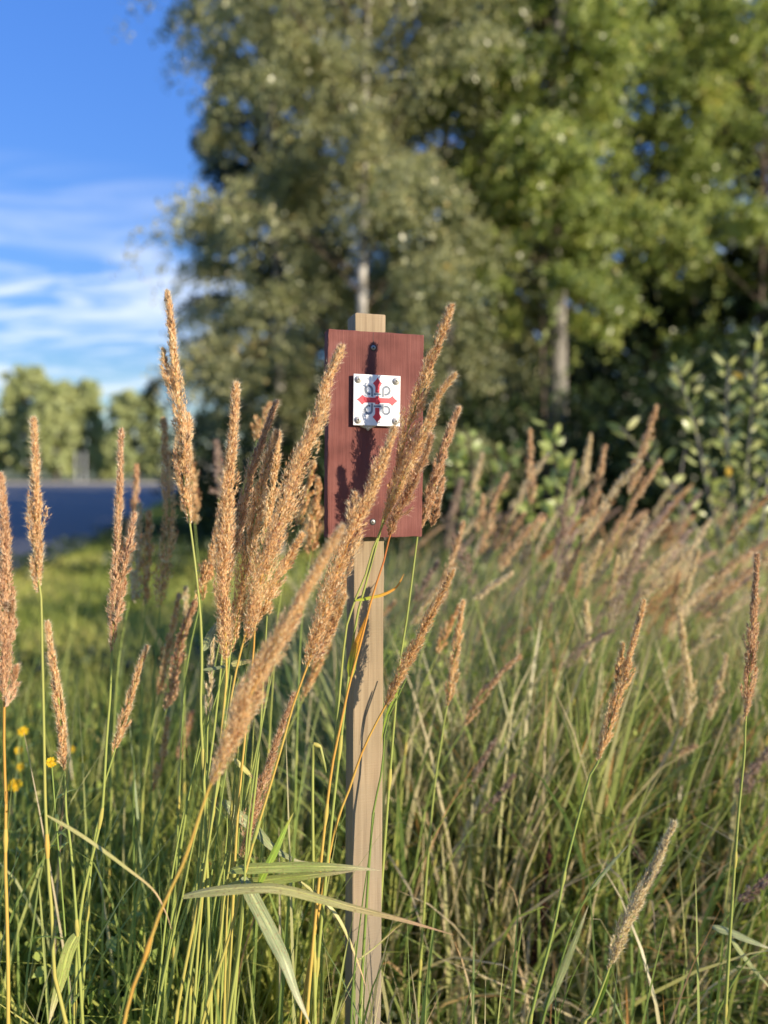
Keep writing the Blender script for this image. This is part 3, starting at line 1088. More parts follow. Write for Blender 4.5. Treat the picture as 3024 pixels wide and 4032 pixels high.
# ------------------------------------------------------------------ far trees, lamp post and house beyond the road
for i, (u, d, H, w_, lab) in enumerate((
        (110, 84, 12.6, 2.6, 'tall rounded far tree left of the pale posts beyond the road'),
        (225, 80, 10.6, 2.3, 'shorter dense far tree close left of the pale posts'),
        (340, 82, 11.0, 1.9, 'slim far tree just right of the pale posts beyond the road'),
        (440, 90, 5.2, 1.8, 'low far bush filling the dip between the two far tree groups'),
        (545, 78, 8.7, 3.0, 'broad domed far tree standing alone beyond the road'),
        (-40, 86, 7.0, 2.8, 'low dark far tree at the left edge of the view'))):
    wide = w_
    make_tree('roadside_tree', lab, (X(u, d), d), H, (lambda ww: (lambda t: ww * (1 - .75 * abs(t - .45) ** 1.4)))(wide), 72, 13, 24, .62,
              M['hazy_far_leaf'], M['brown_bark'], .16, 80 + i, h0=.05, droop=.4, group='trees beyond the road', limb_r=.03)

for u_, lab in ((303, 'pale short post before the far trees, the one nearer the road edge of the view'), (336, 'pale short post before the far trees, the one nearer the domed tree')):
    x_ = X(u_, 70)
    lp = empty('roadside_post', (x_, 70, 0), lab, 'post', 'pale posts beyond the road')
    v, f = tube(np.array([(x_, 70, 0), (x_, 70, .05), (x_ + .01, 70, 1.5), (x_ + .02, 70, 2.75), (x_ + .02, 70, 2.8)]), np.array((.12, .10, .095, .09, .05)), 8)
    part('pole', v, f, lp, [M['lamp_metal']], smooth=True)
    v, f = tube(np.array([(x_ + .02, 70, 2.8), (x_ + .02, 70, 2.86), (x_ + .02, 70, 2.9)]), np.array((.11, .11, .02)), 8)
    part('cap', v, f, lp, [M['lamp_metal']], smooth=True)

hx, hd = X(745, 88), 88
hs_root = empty('white_house', (hx, hd, 0), 'small white house with a dark gable roof beyond the road', 'house')
v, f = box(hx - 1.9, hx + 2.6, hd, hd + 6, 0, 2.6)
part('wall', v, f, hs_root, [M['plaster']])
gv = np.array([(hx - 2.2, hd - .3, 2.55), (hx + 2.9, hd - .3, 2.55), (hx + .35, hd - .3, 4.0), (hx - 2.2, hd + 6.3, 2.55), (hx + 2.9, hd + 6.3, 2.55), (hx + .35, hd + 6.3, 4.0)])
part('roof', gv, [np.array([(0, 1, 2), (5, 4, 3)]), np.array([(0, 2, 5, 3), (1, 4, 5, 2), (0, 3, 4, 1)])], hs_root, [M['roof_tile']])
for wx in (-1.0, 1.0):
    v, f = box(hx + wx - .5, hx + wx + .5, hd - .06, hd - .003, 1.0, 2.0)
    wo = part('window', v, f, hs_root, [M['plaster']])
    v, f = box(hx + wx - .42, hx + wx + .42, hd - .075, hd - .062, 1.08, 1.92)
    pn = part('pane', v, f, hs_root, [M['glass']])
    pn.parent = wo

# ------------------------------------------------------------------ the sign
YAW = math.radians(17)
sign = empty('sign_post', (-.0285, 1.085, 0), 'wooden post with a dull red board and a small white emblem plate', 'sign')
sign.rotation_euler = (math.radians(-.25), math.radians(.48), YAW)
bpy.context.view_layer.update()


def lpart(name, me, parent, loc=(0, 0, 0)):
    o = bpy.data.objects.new(name, me)
    C.collection.objects.link(o)
    o.parent = parent
    o.location = loc
    return o


def bevel_box(name, x0, x1, y0, y1, z0, z1, bev, mat, segs=2, jitter=0, cuts=0, seed=0):
    import bmesh
    bm = bmesh.new()
    vv, ff = box(x0, x1, y0, y1, z0, z1)
    bvs = [bm.verts.new(p) for p in vv]
    for q in ff:
        bm.faces.new([bvs[i] for i in q])
    bmesh.ops.recalc_face_normals(bm, faces=bm.faces)
    if cuts:
        long_e = [e for e in bm.edges if abs(e.verts[0].co.z - e.verts[1].co.z) > .5 * (z1 - z0)]
        bmesh.ops.subdivide_edges(bm, edges=long_e, cuts=cuts, use_grid_fill=True)
        wide_e = [e for e in bm.edges if abs(e.verts[0].co.x - e.verts[1].co.x) > .5 * (x1 - x0)]
        bmesh.ops.subdivide_edges(bm, edges=wide_e, cuts=max(2, cuts // 3), use_grid_fill=True)
    sharp = [e for e in bm.edges if len(e.link_faces) == 2 and e.calc_face_angle() > .8]
    bmesh.ops.bevel(bm, geom=sharp, offset=bev, segments=segs, affect='EDGES', profile=.6)
    if jitter:
        rr = random.Random(seed)
        for vt in bm.verts:
            e0 = min(abs(vt.co.x - x0), abs(vt.co.x - x1), abs(vt.co.z - z0), abs(vt.co.z - z1))
            if e0 < bev * 1.5:
                vt.co.x += rr.uniform(-jitter, jitter)
                vt.co.z += rr.uniform(-jitter, jitter)
                vt.co.y += rr.uniform(-jitter, jitter) * .6
    me = bpy.data.meshes.new(name)
    bm.to_mesh(me)
    bm.free()
    me.materials.append(mat)
    return me


TOP = P(1450, 1232, 1.09)[2]
lpart('post', bevel_box('post', -.0235, .0230, 0, .046, -.25, TOP, .0022, M['post'], 2, .0004, 24, 3), sign)
zb1 = (P(1283, 1292, 1.045)[2] + P(1660, 1316, 1.085)[2]) / 2
zb0 = (P(1283, 2121, 1.045)[2] + P(1660, 2113, 1.085)[2]) / 2
bx0, bx1 = -.0715 + .0025, .0735 + .0005
board = lpart('board', bevel_box('board', bx0, bx1, -.0245, -.0006, zb0, zb1, .0014, M['board'], 2, .0007, 30, 5), sign)
bpy.context.view_layer.update()


def disc(r, h, dome, k=18, y0=0.0):
    """lathe about local -Y: washer / screw head"""
    prof = [(0, h + dome), (r * .45, h + dome * .8), (r * .8, h + dome * .35), (r, h * .7), (r, 0)]
    vv = [(0, y0 - prof[0][1], 0)]
    for a, b_ in prof[1:]:
        for i in range(k):
            t = 2 * math.pi * i / k
            vv.append((a * math.cos(t), y0 - b_, a * math.sin(t)))
    tri = np.array([(0, 1 + (i + 1) % k, 1 + i) for i in range(k)])
    quads = []
    for s in range(len(prof) - 2):
        for i in range(k):
            a0, a1 = 1 + s * k + i, 1 + s * k + (i + 1) % k
            quads.append((a0, a1, a1 + k, a0 + k))
    return np.array(vv), [tri, np.array(quads)]


def screw_mesh(r, h, dome, name, rot=.5):
    vv, ff = disc(r, h, dome)
    b_ = Bag()
    b_.add(vv, ff[0])
    n0 = b_.n
    b_.f.setdefault(4, []).append(ff[1])
    me = b_.mesh(name, [M['steel'], M['slot']], True)
    return me


def cross_mesh(L, w, name, rot):
    """recess cross as a thin dark inlay just proud of the head"""
    b_ = Bag()
    for a in (rot, rot + math.pi / 2):
        vv, ff = box(-L, L, -.0004, 0, -w, w)
        c, s = math.cos(a), math.sin(a)
        vv = np.stack((vv[:, 0] * c - vv[:, 2] * s, vv[:, 1] - (.00006 if a == rot else 0), vv[:, 0] * s + vv[:, 2] * c), 1)
        b_.add(vv, ff)
    return b_.mesh(name, [M['slot']])


# board screws with a short drying crack above the upper one
for z, xo in ((zb1 - .0225, -.0030), (zb0 + .0225, -.0022)):
    vv, ff = disc(.0048, .0002, .0001)
    hb = Bag()
    hb.add(vv, ff[0])
    hb.f.setdefault(4, []).append(ff[1])
    lpart('screw_hole', hb.mesh('screw_hole', [M['slot']]), board, (xo, -.0245, z))
    sm_ = screw_mesh(.0036, .0008, .0005, 'screw')
    sm_.materials[0] = M['screw_dull']
    s_ = lpart('screw', sm_, board, (xo, -.0245, z))
    lpart('screw_recess', cross_mesh(.0017, .00045, 'screw_recess', .4), board, (xo, -.0245 - .0012, z))
crack = Bag()
cp = np.array([(-.0030, zb1 - .0195), (-.0027, zb1 - .014), (-.0034, zb1 - .009), (-.0029, zb1 - .004), (-.0031, zb1 - .0012)])
cw = np.array((.0005, .0007, .0005, .0004, .0008))
cv = np.concatenate([np.stack((cp[:, 0] + sgn * cw, np.full(5, -.02462), cp[:, 1]), 1) for sgn in (-.5, .5)])
lpart('crack', build_mesh('crack', cv, np.array([(i, i + 5, i + 6, i + 1) for i in range(4)]), mats=[M['slot']]), board)

# plate, held 4 mm proud of the board by its screws
PW, PH, PT = .0695, .0722, .003
pc = P(1478, 1575, 1.055)
pz_ = pc[2]
py_ = -.0245 - .0052
plate = lpart('plate', bevel_box('plate', -PW / 2, PW / 2, -PT, 0, -PH / 2, PH / 2, .0006, M['plate'], 2), sign, (.0008, py_, pz_))
plate.rotation_euler = (0, math.radians(.3), 0)
for sx in (-1, 1):
    for sz in (-1, 1):
        loc = (sx * (PW / 2 - .0068), -PT - .0001, sz * (PH / 2 - .0076))
        w_ = lpart('washer', screw_mesh(.0055, .0012, .0003, 'washer'), plate, loc)
        s_ = lpart('screw', screw_mesh(.0041, .0014, .0012, 'screw'), plate, (loc[0], loc[1] - .0014, loc[2]))
        lpart('screw_recess', cross_mesh(.0020, .0005, 'screw_recess', .5 + sx * .3 + sz * .2), plate, (loc[0], loc[1] - .0014 - .0024, loc[2]))
        spv, spf = tube(np.array([(loc[0], 0.0, loc[2]), (loc[0], .0051, loc[2])]), .003, 10)
        lpart('spacer', build_mesh('spacer', spv, spf, mats=[M['steel']], smooth=True), plate)


# emblem: traced in millimetres about the plate centre
def slab(poly, y, th=.00025):
    """flat polygon (x,z) extruded to a thin print"""
    poly = [(a * .001, b * .001) for a, b in poly]
    n_ = len(poly)
    vv = [(a, y - th, b) for a, b in poly] + [(a, y, b) for a, b in poly]
    return vv, n_


def print_mesh(name, polys, mat):
    import bmesh
    bm = bmesh.new()
    for poly in polys:
        fv = [bm.verts.new((a * .001, -.00025, b * .001)) for a, b in poly]
        face = bm.faces.new(fv)
        if face.normal.y > 0:
            face.normal_flip()
        ext = bmesh.ops.extrude_face_region(bm, geom=[face])
        for el in ext['geom']:
            if isinstance(el, bmesh.types.BMVert):
                el.co.y += .00024
    bm.normal_update()
    bmesh.ops.recalc_face_normals(bm, faces=bm.faces)
    bmesh.ops.triangulate(bm, faces=[f_ for f_ in bm.faces if len(f_.verts) > 4])
    me = bpy.data.meshes.new(name)
    bm.to_mesh(me)
    bm.free()
    me.materials.append(mat)
    return me


def arrow(tip, wide_at, half, shaft, end):
    """arrow pointing up: concave head, straight shaft to END"""
    right = []
    for t in np.linspace(0, 1, 7):
        w = half * (t ** 1.35)
        right.append((w, tip + (wide_at - tip) * t))
    for t in np.linspace(0, 1, 6)[1:]:
        w = half + (shaft - half) * (1 - (1 - t) ** 1.9)
        right.append((w, wide_at - (half - shaft) * 1.55 * t))
    right.append((shaft, end))
    left = [(-a, b) for a, b in right[::-1]]
    return right + left[:-1]


up = arrow(32.6, 23.8, 6.9, 3.15, 10.6)
down = [(a, -b) for a, b in up]
lf = arrow(31.0, 22.2, 7.3, 3.6, 0)
rt = [(b, a) for a, b in lf]
half_bar_l = [(-b, a) for a, b in lf]
polys = [up, down, rt, half_bar_l, [(-3.1, -3.55), (3.1, -3.55), (3.1, -5.7), (-3.1, -5.7)], [(-3.1, 3.55), (3.1, 3.55), (3.1, 5.7), (-3.1, 5.7)]]
lpart('red_cross', print_mesh('red_cross', polys, M['red_print']), plate, (.0003, -PT - .00002, .0002))


def stroke(path, w):
    p_ = np.array(path)
    t = norm(np.gradient(p_, axis=0))
    nn = np.stack((-t[:, 1], t[:, 0]), 1) * w / 2
    return [list(map(tuple, (p_[i] - nn[i], p_[i + 1] - nn[i + 1], p_[i + 1] + nn[i + 1], p_[i] + nn[i]))) for i in range(len(p_) - 1)]


loop = [(-7.9, 4.8), (-7.9, 9), (-7.9, 14.3)]
for a in np.linspace(0, 270, 22)[1:]:
    ar = math.radians(a)
    loop.append((-13.0 + 5.1 * math.cos(ar), 14.3 + 5.1 * math.sin(ar) + (-.7 * (a - 180) / 90 if a > 180 else 0)))
loop += [(-10.4, 8.5)]
gp = []
for sx in (-1, 1):
    for sz in (-1, 1):
        gp += stroke([(a * -sx, b * sz) for a, b in loop], 3.0)
gp += [[(-5.4, 7.1), (5.4, 7.1), (5.4, 9.8), (-5.4, 9.8)], [(-5.4, -7.1), (5.4, -7.1), (5.4, -9.8), (-5.4, -9.8)]]


def loops_mesh(name, quads, mat):
    v = np.array(quads).reshape(-1, 2) * .001
    k = len(v)
    vv = np.concatenate((np.stack((v[:, 0], np.full(k, -.00022), v[:, 1]), 1), np.stack((v[:, 0], np.full(k, -.00001), v[:, 1]), 1)))
    ff = np.arange(k).reshape(-1, 4)
    sides = np.concatenate([np.stack((ff[:, a], ff[:, (a + 1) % 4], ff[:, (a + 1) % 4] + k, ff[:, a] + k), 1) for a in (0, 2)])
    return build_mesh(name, vv, np.vstack((ff, sides)), mats=[mat])


lpart('grey_knot', loops_mesh('grey_knot', gp, M['grey_print']), plate, (.0003, -PT - .00002, .0002))
# squeezed-out sealant under the plate
sb = Bag()
rs = np.random.default_rng(4)
k = 14
xs = np.linspace(-.0235, .0005, k)
drop = np.array([.0006, .0018, .0026, .003, .0036, .0042, .0062, .0072, .0050, .0036, .003, .0022, .0014, .0005])
rows = []
for q, yy in ((0, -.0022), (.35, -.0036), (.75, -.0030), (1, -.0004)):
    rows.append(np.stack((xs, np.full(k, yy) + rs.normal(0, .0002, k), -PH / 2 + .0012 - (drop + .0012) * q), 1))
v = np.vstack(rows)
v[:, 1] += .0046
f = np.array([(r_ * k + i, r_ * k + i + 1, (r_ + 1) * k + i + 1, (r_ + 1) * k + i) for r_ in range(3) for i in range(k - 1)])
lpart('sealant', build_mesh('sealant', v, f, mats=[M['sealant']], smooth=True), plate)


# ------------------------------------------------------------------ reed grass
def flower_head(axis, W, r, dens=1.0, size=1.0, hairs=True, bag=None):
    """axis: points base->tip; W: full width. Spikelets sit on short branches pressed along the axis."""
    n_ax = len(axis)
    s_ax = np.linspace(0, 1, n_ax)
    L = np.linalg.norm(np.diff(axis, axis=0), axis=1).sum()
    tg = tangents(axis)
    ref = norm(np.cross(tg, np.array((.2, 1., .1))))
    bi = np.cross(tg, ref)

    pw_, base_, ripe = r.uniform(.72, 1.15), r.uniform(.16, .30), r.normal(0, .055)

    def env(s):
        return np.minimum(1, (s / base_ + .10) ** .85) * np.minimum(1, ((1.02 - s) / .62)) ** pw_

    nb = max(14, int(84 * dens * (L / .28) ** .8))
    per = max(6, int(52 * min(1.0, dens + .15)))
    s0 = np.linspace(0, .955, nb) + r.normal(0, .012, nb)
    s0 = np.clip(s0, 0, .965)
    ln = np.minimum(r.uniform(.085, .19, nb), 1.0 - s0)
    rho = W * .50 * env(np.clip(s0 + ln * .6, 0, 1)) * np.where(r.random(nb) < .07, r.uniform(1.25, 1.6, nb), r.uniform(.38, 1.12, nb)) * (1 + .22 * np.sin(s0 * 23 + r.uniform(0, 6)))
    az = np.arange(nb) * 2.399 + r.normal(0, .5, nb)
    u = (np.arange(per)[None] + r.random((nb, per))) / per
    u = .08 + .92 * u
    S = np.clip(s0[:, None] + ln[:, None] * u, 0, 1.0)
    rad = rho[:, None] * np.sin(np.clip(u * 1.9, 0, 1.45)) * r.uniform(.88, 1.06, (nb, per))
    AZ = az[:, None] + r.normal(0, .10, (nb, per))

    def at(arr, s):
        return np.stack([np.interp(s, s_ax, arr[:, k_]) for k_ in range(3)], -1)

    ax, tt, aa, bb = at(axis, S), at(tg, S), at(ref, S), at(bi, S)
    ro = aa * np.cos(AZ)[..., None] + bb * np.sin(AZ)[..., None]
    c = (ax + ro * rad[..., None]).reshape(-1, 3)
    c += r.normal(0, 1, c.shape) * (.0021 * size * np.sin(np.clip(u, .1, .97) * math.pi) ** .6).reshape(-1, 1) * min(1.3, W / .030)
    ro, tt = ro.reshape(-1, 3), tt.reshape(-1, 3)
    N = len(c)
    sp_ = np.abs(r.normal(.32, .22, N))[:, None]
    d = norm(tt * np.cos(sp_) + ro * np.sin(sp_) + r.normal(0, .14, (N, 3)))
    l = r.uniform(.0040, .0064, N)[:, None] * size
    w = r.uniform(.0009, .0015, N)[:, None] * size
    sd = norm(np.cross(d, ro + r.normal(0, .5, (N, 3))))
    nn = np.cross(sd, d)
    v = np.stack((c, c + d * l * .42 + sd * w * .6 + nn * w * .35, c + d * l, c + d * l * .42 - sd * w * .6 + nn * w * .35), 1)
    f = (np.arange(N) * 4)[:, None] + np.arange(4)[None]
    tone = np.repeat(r.normal(0, .12, nb), per)
    hue = np.clip(r.normal(.46, .17, N) + tone + ripe, 0, .84)
    hue = np.where(r.random(N) < .06, r.uniform(.86, .98, N), hue)
    hue = np.where(r.random(N) < .05, r.uniform(0, .08, N), hue)
    bag.add(v.reshape(-1, 3), f, hue=np.repeat(hue, 4))
    if hairs:
        m = r.random(N) < .9
        c2, d2 = c[m], norm(d[m] + r.normal(0, .30, (m.sum(), 3)) + ro[m] * .30)
        k_ = len(c2)
        l2 = r.uniform(.006, .0115, k_)[:, None] * size
        s2 = norm(np.cross(d2, r.normal(0, 1, (k_, 3)))) * .00017
        hv = np.stack((c2 - s2, c2 + s2, c2 + d2 * l2), 1)
        bag.add(hv.reshape(-1, 3), (np.arange(k_) * 3)[:, None] + np.arange(3)[None], hue=np.repeat(r.uniform(.84, 1, k_), 3))


def to_ground(path, lean_keep=.55, min_z=0.0):
    """extend a stem path (top->bottom) to the soil"""
    p = list(path)
    d = p[-1] - p[-2]
    d = d / max(1e-6, -d[2]) if d[2] < -1e-4 else np.array((0, 0, -1.))
    d = np.array((np.clip(d[0], -.6, .6) * lean_keep, np.clip(d[1], -.4, .4) * lean_keep, -1))
    z = p[-1][2]
    if z > .06:
        p.append(p[-1] + d * z * .5)
        p.append(p[-1] + np.array((d[0] * .6, d[1] * .6, -1)) * (p[-1][2] + .02))
    return p


GRASS = 'reed grass stalks'


def stalk(head, W, stem, d, tone, label, seed, dens=1.0, size=1.0, side=(), leaves=(), hues=(.38, .5), group=GRASS, hairs=True, dback=0.0, r_stem=.0023, names='reed_grass_stalk'):
    """head: pixels tip->base; stem: pixels base->bottom; d: distance of the head, dback: how far the foot stands behind"""
    r = np.random.default_rng(seed)
    dt, d = d if isinstance(d, tuple) else (d, d)           # tip and base of the head may stand at different distances
    nh = len(head) - 1
    hp = [P(u, v, dt + (d - dt) * i / nh) for i, (u, v) in enumerate(head)][::-1]                # base -> tip
    st = [hp[0]] + [P(u, v, d) for u, v in stem]
    if len(st) == 1:
        dirn = hp[0] - hp[1]
        st.append(hp[0] + norm(dirn) * .12)
    st = to_ground(st)
    st = np.array(st)
    zt = st[0][2]
    st[:, 1] += dback * (1 - np.clip(st[:, 2] / zt, 0, 1)) ** 1.0
    foot = st[-1]
    root = empty(names, (foot[0], foot[1], 0), label, 'grass stalk', group)
    axis = spline(hp, 40)
    wpx = W / F * d
    b = Bag()
    flower_head(axis, wpx, r, dens, size, hairs, b)
    b.part('flower_head', root, [M[tone]])
    for pts, w in side:
        sa = spline([P(u, v, d + r.normal(0, .006)) for u, v in pts][::-1], 20)
        b2 = Bag()
        flower_head(sa, w / F * d, r, dens * .8, size, hairs, b2)
        b2.part('flower_head', root, [M[tone]])
    q = spline(np.vstack((axis[::-1][:36:6], st[0:1], st[1:])), 40)
    q = q[np.argsort(-q[:, 2])] if False else q
    t = np.linspace(0, 1, 40)
    v, f = tube(q, r_stem * (.42 + .85 * np.clip(t * 1.25, 0, 1)), 6)
    hu = hues[0] + (hues[1] - hues[0]) * t + r.normal(0, .02, 40)
    sb_ = Bag()
    sb_.add(v, f, hue=np.repeat(np.clip(hu, 0, 1), 6))
    # nodes: small swellings along the culm
    for kk in (17, 26, 33):
        nv, nf = tube(np.array((q[kk], q[kk] * .5 + q[kk + 1] * .5, q[kk + 1])) * np.array(1.0), np.array((1.0, 1.5, 1.0)) * r_stem * 1.05, 6)
        sb_.add(nv, nf, hue=min(.84, hues[1] + .12))
    sb_.part('stem', root, [M['stem']], True)
    for pts, w, mt, dd in leaves:
        add_leaf(root, pts, w, mt, d, dd, r)
    return root


def add_leaf(root, pts, wpx, mt, d, dd, r, prof='strap'):
    pp = [P(u, v, d + dd[0] + (dd[1] - dd[0]) * i / (len(pts) - 1)) for i, (u, v) in enumerate(pts)]
    n_ = 26
    q = spline(pp, n_)
    t = np.linspace(0, 1, n_)
    w = wpx / F * d * np.minimum(1, .45 + t * 5) * np.clip((1 - t) / .55, 0, 1) ** .75
    w = np.maximum(w, .0005)
    tg = tangents(q)
    view = norm(q - np.array((0, 0, CAM_H)))
    sd = norm(np.cross(tg, view + np.array((-.25, .1, -.75)) + r.normal(0, .12, 3)))     # upper face turned to the sky
    tw = r.uniform(-.1, .1) + r.uniform(-.35, .35) * t
    up_ = np.cross(sd, tg)
    sd = sd * np.cos(tw)[:, None] + up_ * np.sin(tw)[:, None]
    v, f = ribbon(q, w, sd, .3)
    o = part('leaf', v, f, root, [M[mt]], {'along': np.repeat(t, 3), 'across': np.tile(np.array((0., .5, 1.)), n_)}, True)
    return o


NEAR = [
    # tall golden heads left of the board
    (T('S 930,1513 J 435,335 420,500 400,800 390,1100 405,1560'), 80, T('S 893,2660 875,2850 850,3100 800,3450 690,4032'), .98, 'head_gold', 'thickest upright golden reed head, foremost left of the red board', dict(dens=1.25, hues=(.85, .5), side=[(T('S 872,2020 868,2200 880,2420'), 40)])),
    (T('S 1088,1585 1052,1677 J 545,480 490,700 440,900 400,1150'), 56, T('S 880,2480 868,2650 840,2900 790,3300'), 1.05, 'head_rust', 'slim reed head leaning right, squeezed between the upright golden heads', dict()),
    (T('J 672,280 620,450 570,700 520,950 490,1150 420,1500'), 72, T('S 895,2680 870,2900 835,3200 770,3600'), 1.02, 'head_gold', 'second reed head from the board in the golden cluster, pointed top', dict(dens=1.15)),
    (T('S 1345,1370 1280,1520 J 930,150 840,350 760,560 680,800 600,1050 520,1370 490,1440'), 108, T('S 945,2570 915,2720 880,2950 840,3200 800,3500 760,4032'), .975, 'head_gold', 'longest reed head of all, its tip across the top left of the board', dict(dens=1.5, hues=(.95, .38), r_stem=.0019)),
    (T('J 815,840 740,980 660,1120 560,1330'), 58, T('S 1003,2500 995,2600 965,2900 930,3300'), 1.0, 'head_gold', 'short reed head branching right below the longest golden head', dict(hues=(.9, .45))),
    (T('J 690,285 670,450 640,700 600,900'), 50, T('S 1010,2400 960,2700'), 1.05, 'head_gold', 'blunt reed head standing behind the golden cluster near the board', dict(dens=.9)),
    (T('J 1030,800 940,950 840,1130 740,1320 620,1520 540,1700 450,1900 380,2060 310,2212'), 100, T('S 796,3179 725,3390 633,3585 560,3800 488,4032'), .80, 'head_gold', 'nearest soft blurred golden reed head slanting on an orange stem', dict(dens=1.7, hues=(.82, .78), r_stem=.0022, size=.95, side=[(T('J 470,1680 445,1790 440,1900'), 42)])),
    (T('J 1315,260 1270,400 1190,600 1100,800 1040,950 980,1120 920,1300 870,1450 840,1570'), 84, T('S 1200,2657 1164,2744 1103,2962 1050,3140 995,3323 963,3450 904,3685 796,4032'), .965, 'head_gold', 'reed head crossing the lower board, its tip just under the white plate', dict(dens=1.35, hues=(.97, .40), r_stem=.002, side=[(T('J 1045,1170 1000,1290 930,1420 860,1540'), 44), (T('J 1105,620 1085,690 1070,760'), 34)],
        leaves=[(T('E 258,420 330,560 400,690 470,830 540,980 610,1180 700,1380'), 58, 'leaf_grey', (-.005, -.07)), (T('E 360,470 430,330 490,210 540,100 590,0'), 30, 'leaf_bright', (.0, .03))])),
    (T('L 1280,150 1190,400 1110,650 1050,880'), 46, T('S 938,3440 915,3560 880,3800'), 1.03, 'head_rust', 'narrow pinkish reed head lying along a green stem, low left of post', dict(dens=1.0)),
    (T('S 1777,1207 1732,1340 K 1050,570 970,800 900,1000 830,1230 780,1450 740,1600'), 66, T('S 1530,1960 1490,2120 1440,2300 1380,2600'), (.985, 1.032), 'head_gold', 'highest reed head right of the white plate, rising past the board top', dict(dens=1.1)),
    (T('S 1789,1478 K 1120,840 1050,1030 960,1220 870,1430 780,1600 700,1800 640,1950'), 60, T('S 1475,2137 J 1170,1030 1100,1200 1050,1380 1000,1900 960,2150 D 900,1100'), (.982, 1.02), 'head_gold', 'curved straw reed head over the right board edge, on a green stem', dict(dens=1.1, hues=(.5, .5))),
    (T('K 1050,1200 980,1400 890,1600 820,1750 740,1900 700,2040'), 56, T('J 1290,900 1260,980 1190,1200 1140,1400 1080,1620 1030,1850 S 1290,3150'), (.955, 1.015), 'head_rust', 'reed head on a red stem, lowest of those over the right board edge', dict(hues=(1.0, .6), leaves=[(T('D 1205,550 1210,460 1240,330 1290,190 1345,30'), 36, 'leaf_orange', (0, .01)), (T('J 1105,1195 1180,1180 1260,1160 1330,1120 1370,1050'), 16, 'leaf_orange', (0, .05))])),
    (T('S 1805,1610 K 1170,1250 1100,1500 1040,1700 980,1900 940,2000'), 50, T('S 1640,2140 1625,2260 1600,2450 1560,2750'), 1.10, 'head_rust', 'speckled reed head standing clear just right of the board', dict(dens=1.2, side=[(T('K 1150,1560 1100,1760 1050,1960'), 30)])),
    (T('V 978,1235 930,1330 880,1430 830,1530'), 50, T('S 1497,2816 1432,2947 1381,3091 1300,3350'), (.995, 1.045), 'head_gold', 'thin arched golden reed head beside the bare post, on an orange stem', dict(hues=(.86, .75), dens=1.0)),
    (T('V 1000,1300 985,1400 965,1530'), 40, T('S 1740,2900 1700,3200'), 1.25, 'head_gold', 'straight reed head standing right of the arched head beside the post', dict()),
    # left side
    (T('S 660,1154 675,1287 693,1492 717,1703 723,1884 750,2076'), 62, T('S 748,2050 773,2260 790,2440 795,2590 790,2800 800,3000 815,3400') [1:], .985, 'head_gold', 'tall lone reed head against the sky, narrow ragged foot', dict(dens=1.2, hues=(.48, .5), side=[(T('A 1370,530 1375,640 1345,770 1325,860'), 26), (T('A 1185,60 1205,180 1235,330'), 30)], leaves=[(T('B 1470,665 1510,580 1560,490 1600,430'), 34, 'leaf_grey', (0, .02))])),
    (T('A 880,640 870,950 868,1100 855,1350 850,1600 840,1843 B 835,300 810,730'), 42, T('B 800,1000 775,1300 760,1580 740,1843 C 690,420 600,800 560,1200 540,1718'), 1.03, 'head_rust', 'needle thin dark reed head before the shaded road', dict(dens=1.0, side=[(T('A 975,1250 930,1480 880,1750'), 36), (T('B 905,160 870,330 845,480'), 26)])),
    (T('A 245,560 255,800 260,1080 262,1400 265,1600 280,1800 B 285,230'), 50, T('B 300,300 305,600 312,900 320,1300 330,1843 C 335,200 350,600 375,900 400,1400 480,1718'), .93, 'head_gold', 'pale golden reed head tall before the road, on a long yellowish stem', dict(dens=1.3, hues=(.5, .66), leaves=[(T('C 335,200 500,290 700,420 900,570 1110,740 1200,900 1245,1030'), 15, 'leaf_straw', (.0, -.05))])),
    (T('A 5,960 25,1200 40,1500 40,1843 B 50,400 30,800 32,1060'), 66, T('B 0,1180 30,1350 45,1843 C 45,0 40,560 50,900 60,1400 60,1718')[1:], .95, 'head_rust', 'rusty reed head cut by the picture edge, above an orange stem', dict(dens=1.3, hues=(.97, .6), side=[(T('B 120,790 90,950 40,1080'), 36), (T('B 85,320 92,460 80,640'), 34)])),
    (T('B 345,470 370,650 400,850 430,1050 450,1300 470,1560'), 42, T('B 475,1600 480,1843 C 510,400 540,750 560,1040 600,1718'), 1.0, 'head_gold', 'short reed head bent left over a small yellow flower', dict(dens=1.1, leaves=[(T('C 570,1050 500,1180 440,1400 395,1560 355,1718'), 50, 'leaf_green', (0, -.03))])),
    (T('B 1065,645 1010,800 960,970 910,1130 860,1300 825,1420'), 34, T('B 810,1480 760,1620 735,1843 C 700,300 650,700'), 1.07, 'head_gold', 'small slanting reed head alone above the weeds left of the cluster', dict()),
    (T('B 1545,580 1530,800 1510,1150'), 20, T('B 1505,1300 1500,1700'), 1.08, 'head_straw', 'very thin straw reed head hanging straight left of the cluster stems', dict(dens=.6)),
    # right side
    (T('V 1390,1300 1370,1385 1345,1470 1318,1560 1290,1650'), 40, T('M 900,480 800,850 740,1150 640,1540'), 1.10, 'head_gold', 'crisp brown reed head leaning right, alone in the open field', dict(dens=1.2, hues=(.3, .35), size=1.05, side=[(T('H 885,190 870,290 850,400'), 22)])),
    (T('V 1635,1200 1630,1300 1622,1420 1610,1560'), 42, T('S 2930,2980 2900,3300'), 1.10, 'head_rust', 'crisp dull brown reed head upright near the picture edge by the willow', dict(dens=1.2)),
    (T('M 1255,700 1150,930 1040,1150 970,1340'), 46, T('M 940,1420 900,1520 870,1559'), 1.0, 'head_straw', 'lowest sharp tan reed head, over the dark grass at the bottom', dict(dens=1.3, hues=(.45, .45), leaves=[(T('M 905,1530 960,1400 990,1230'), 14, 'leaf_bright', (0, 0))])),
]
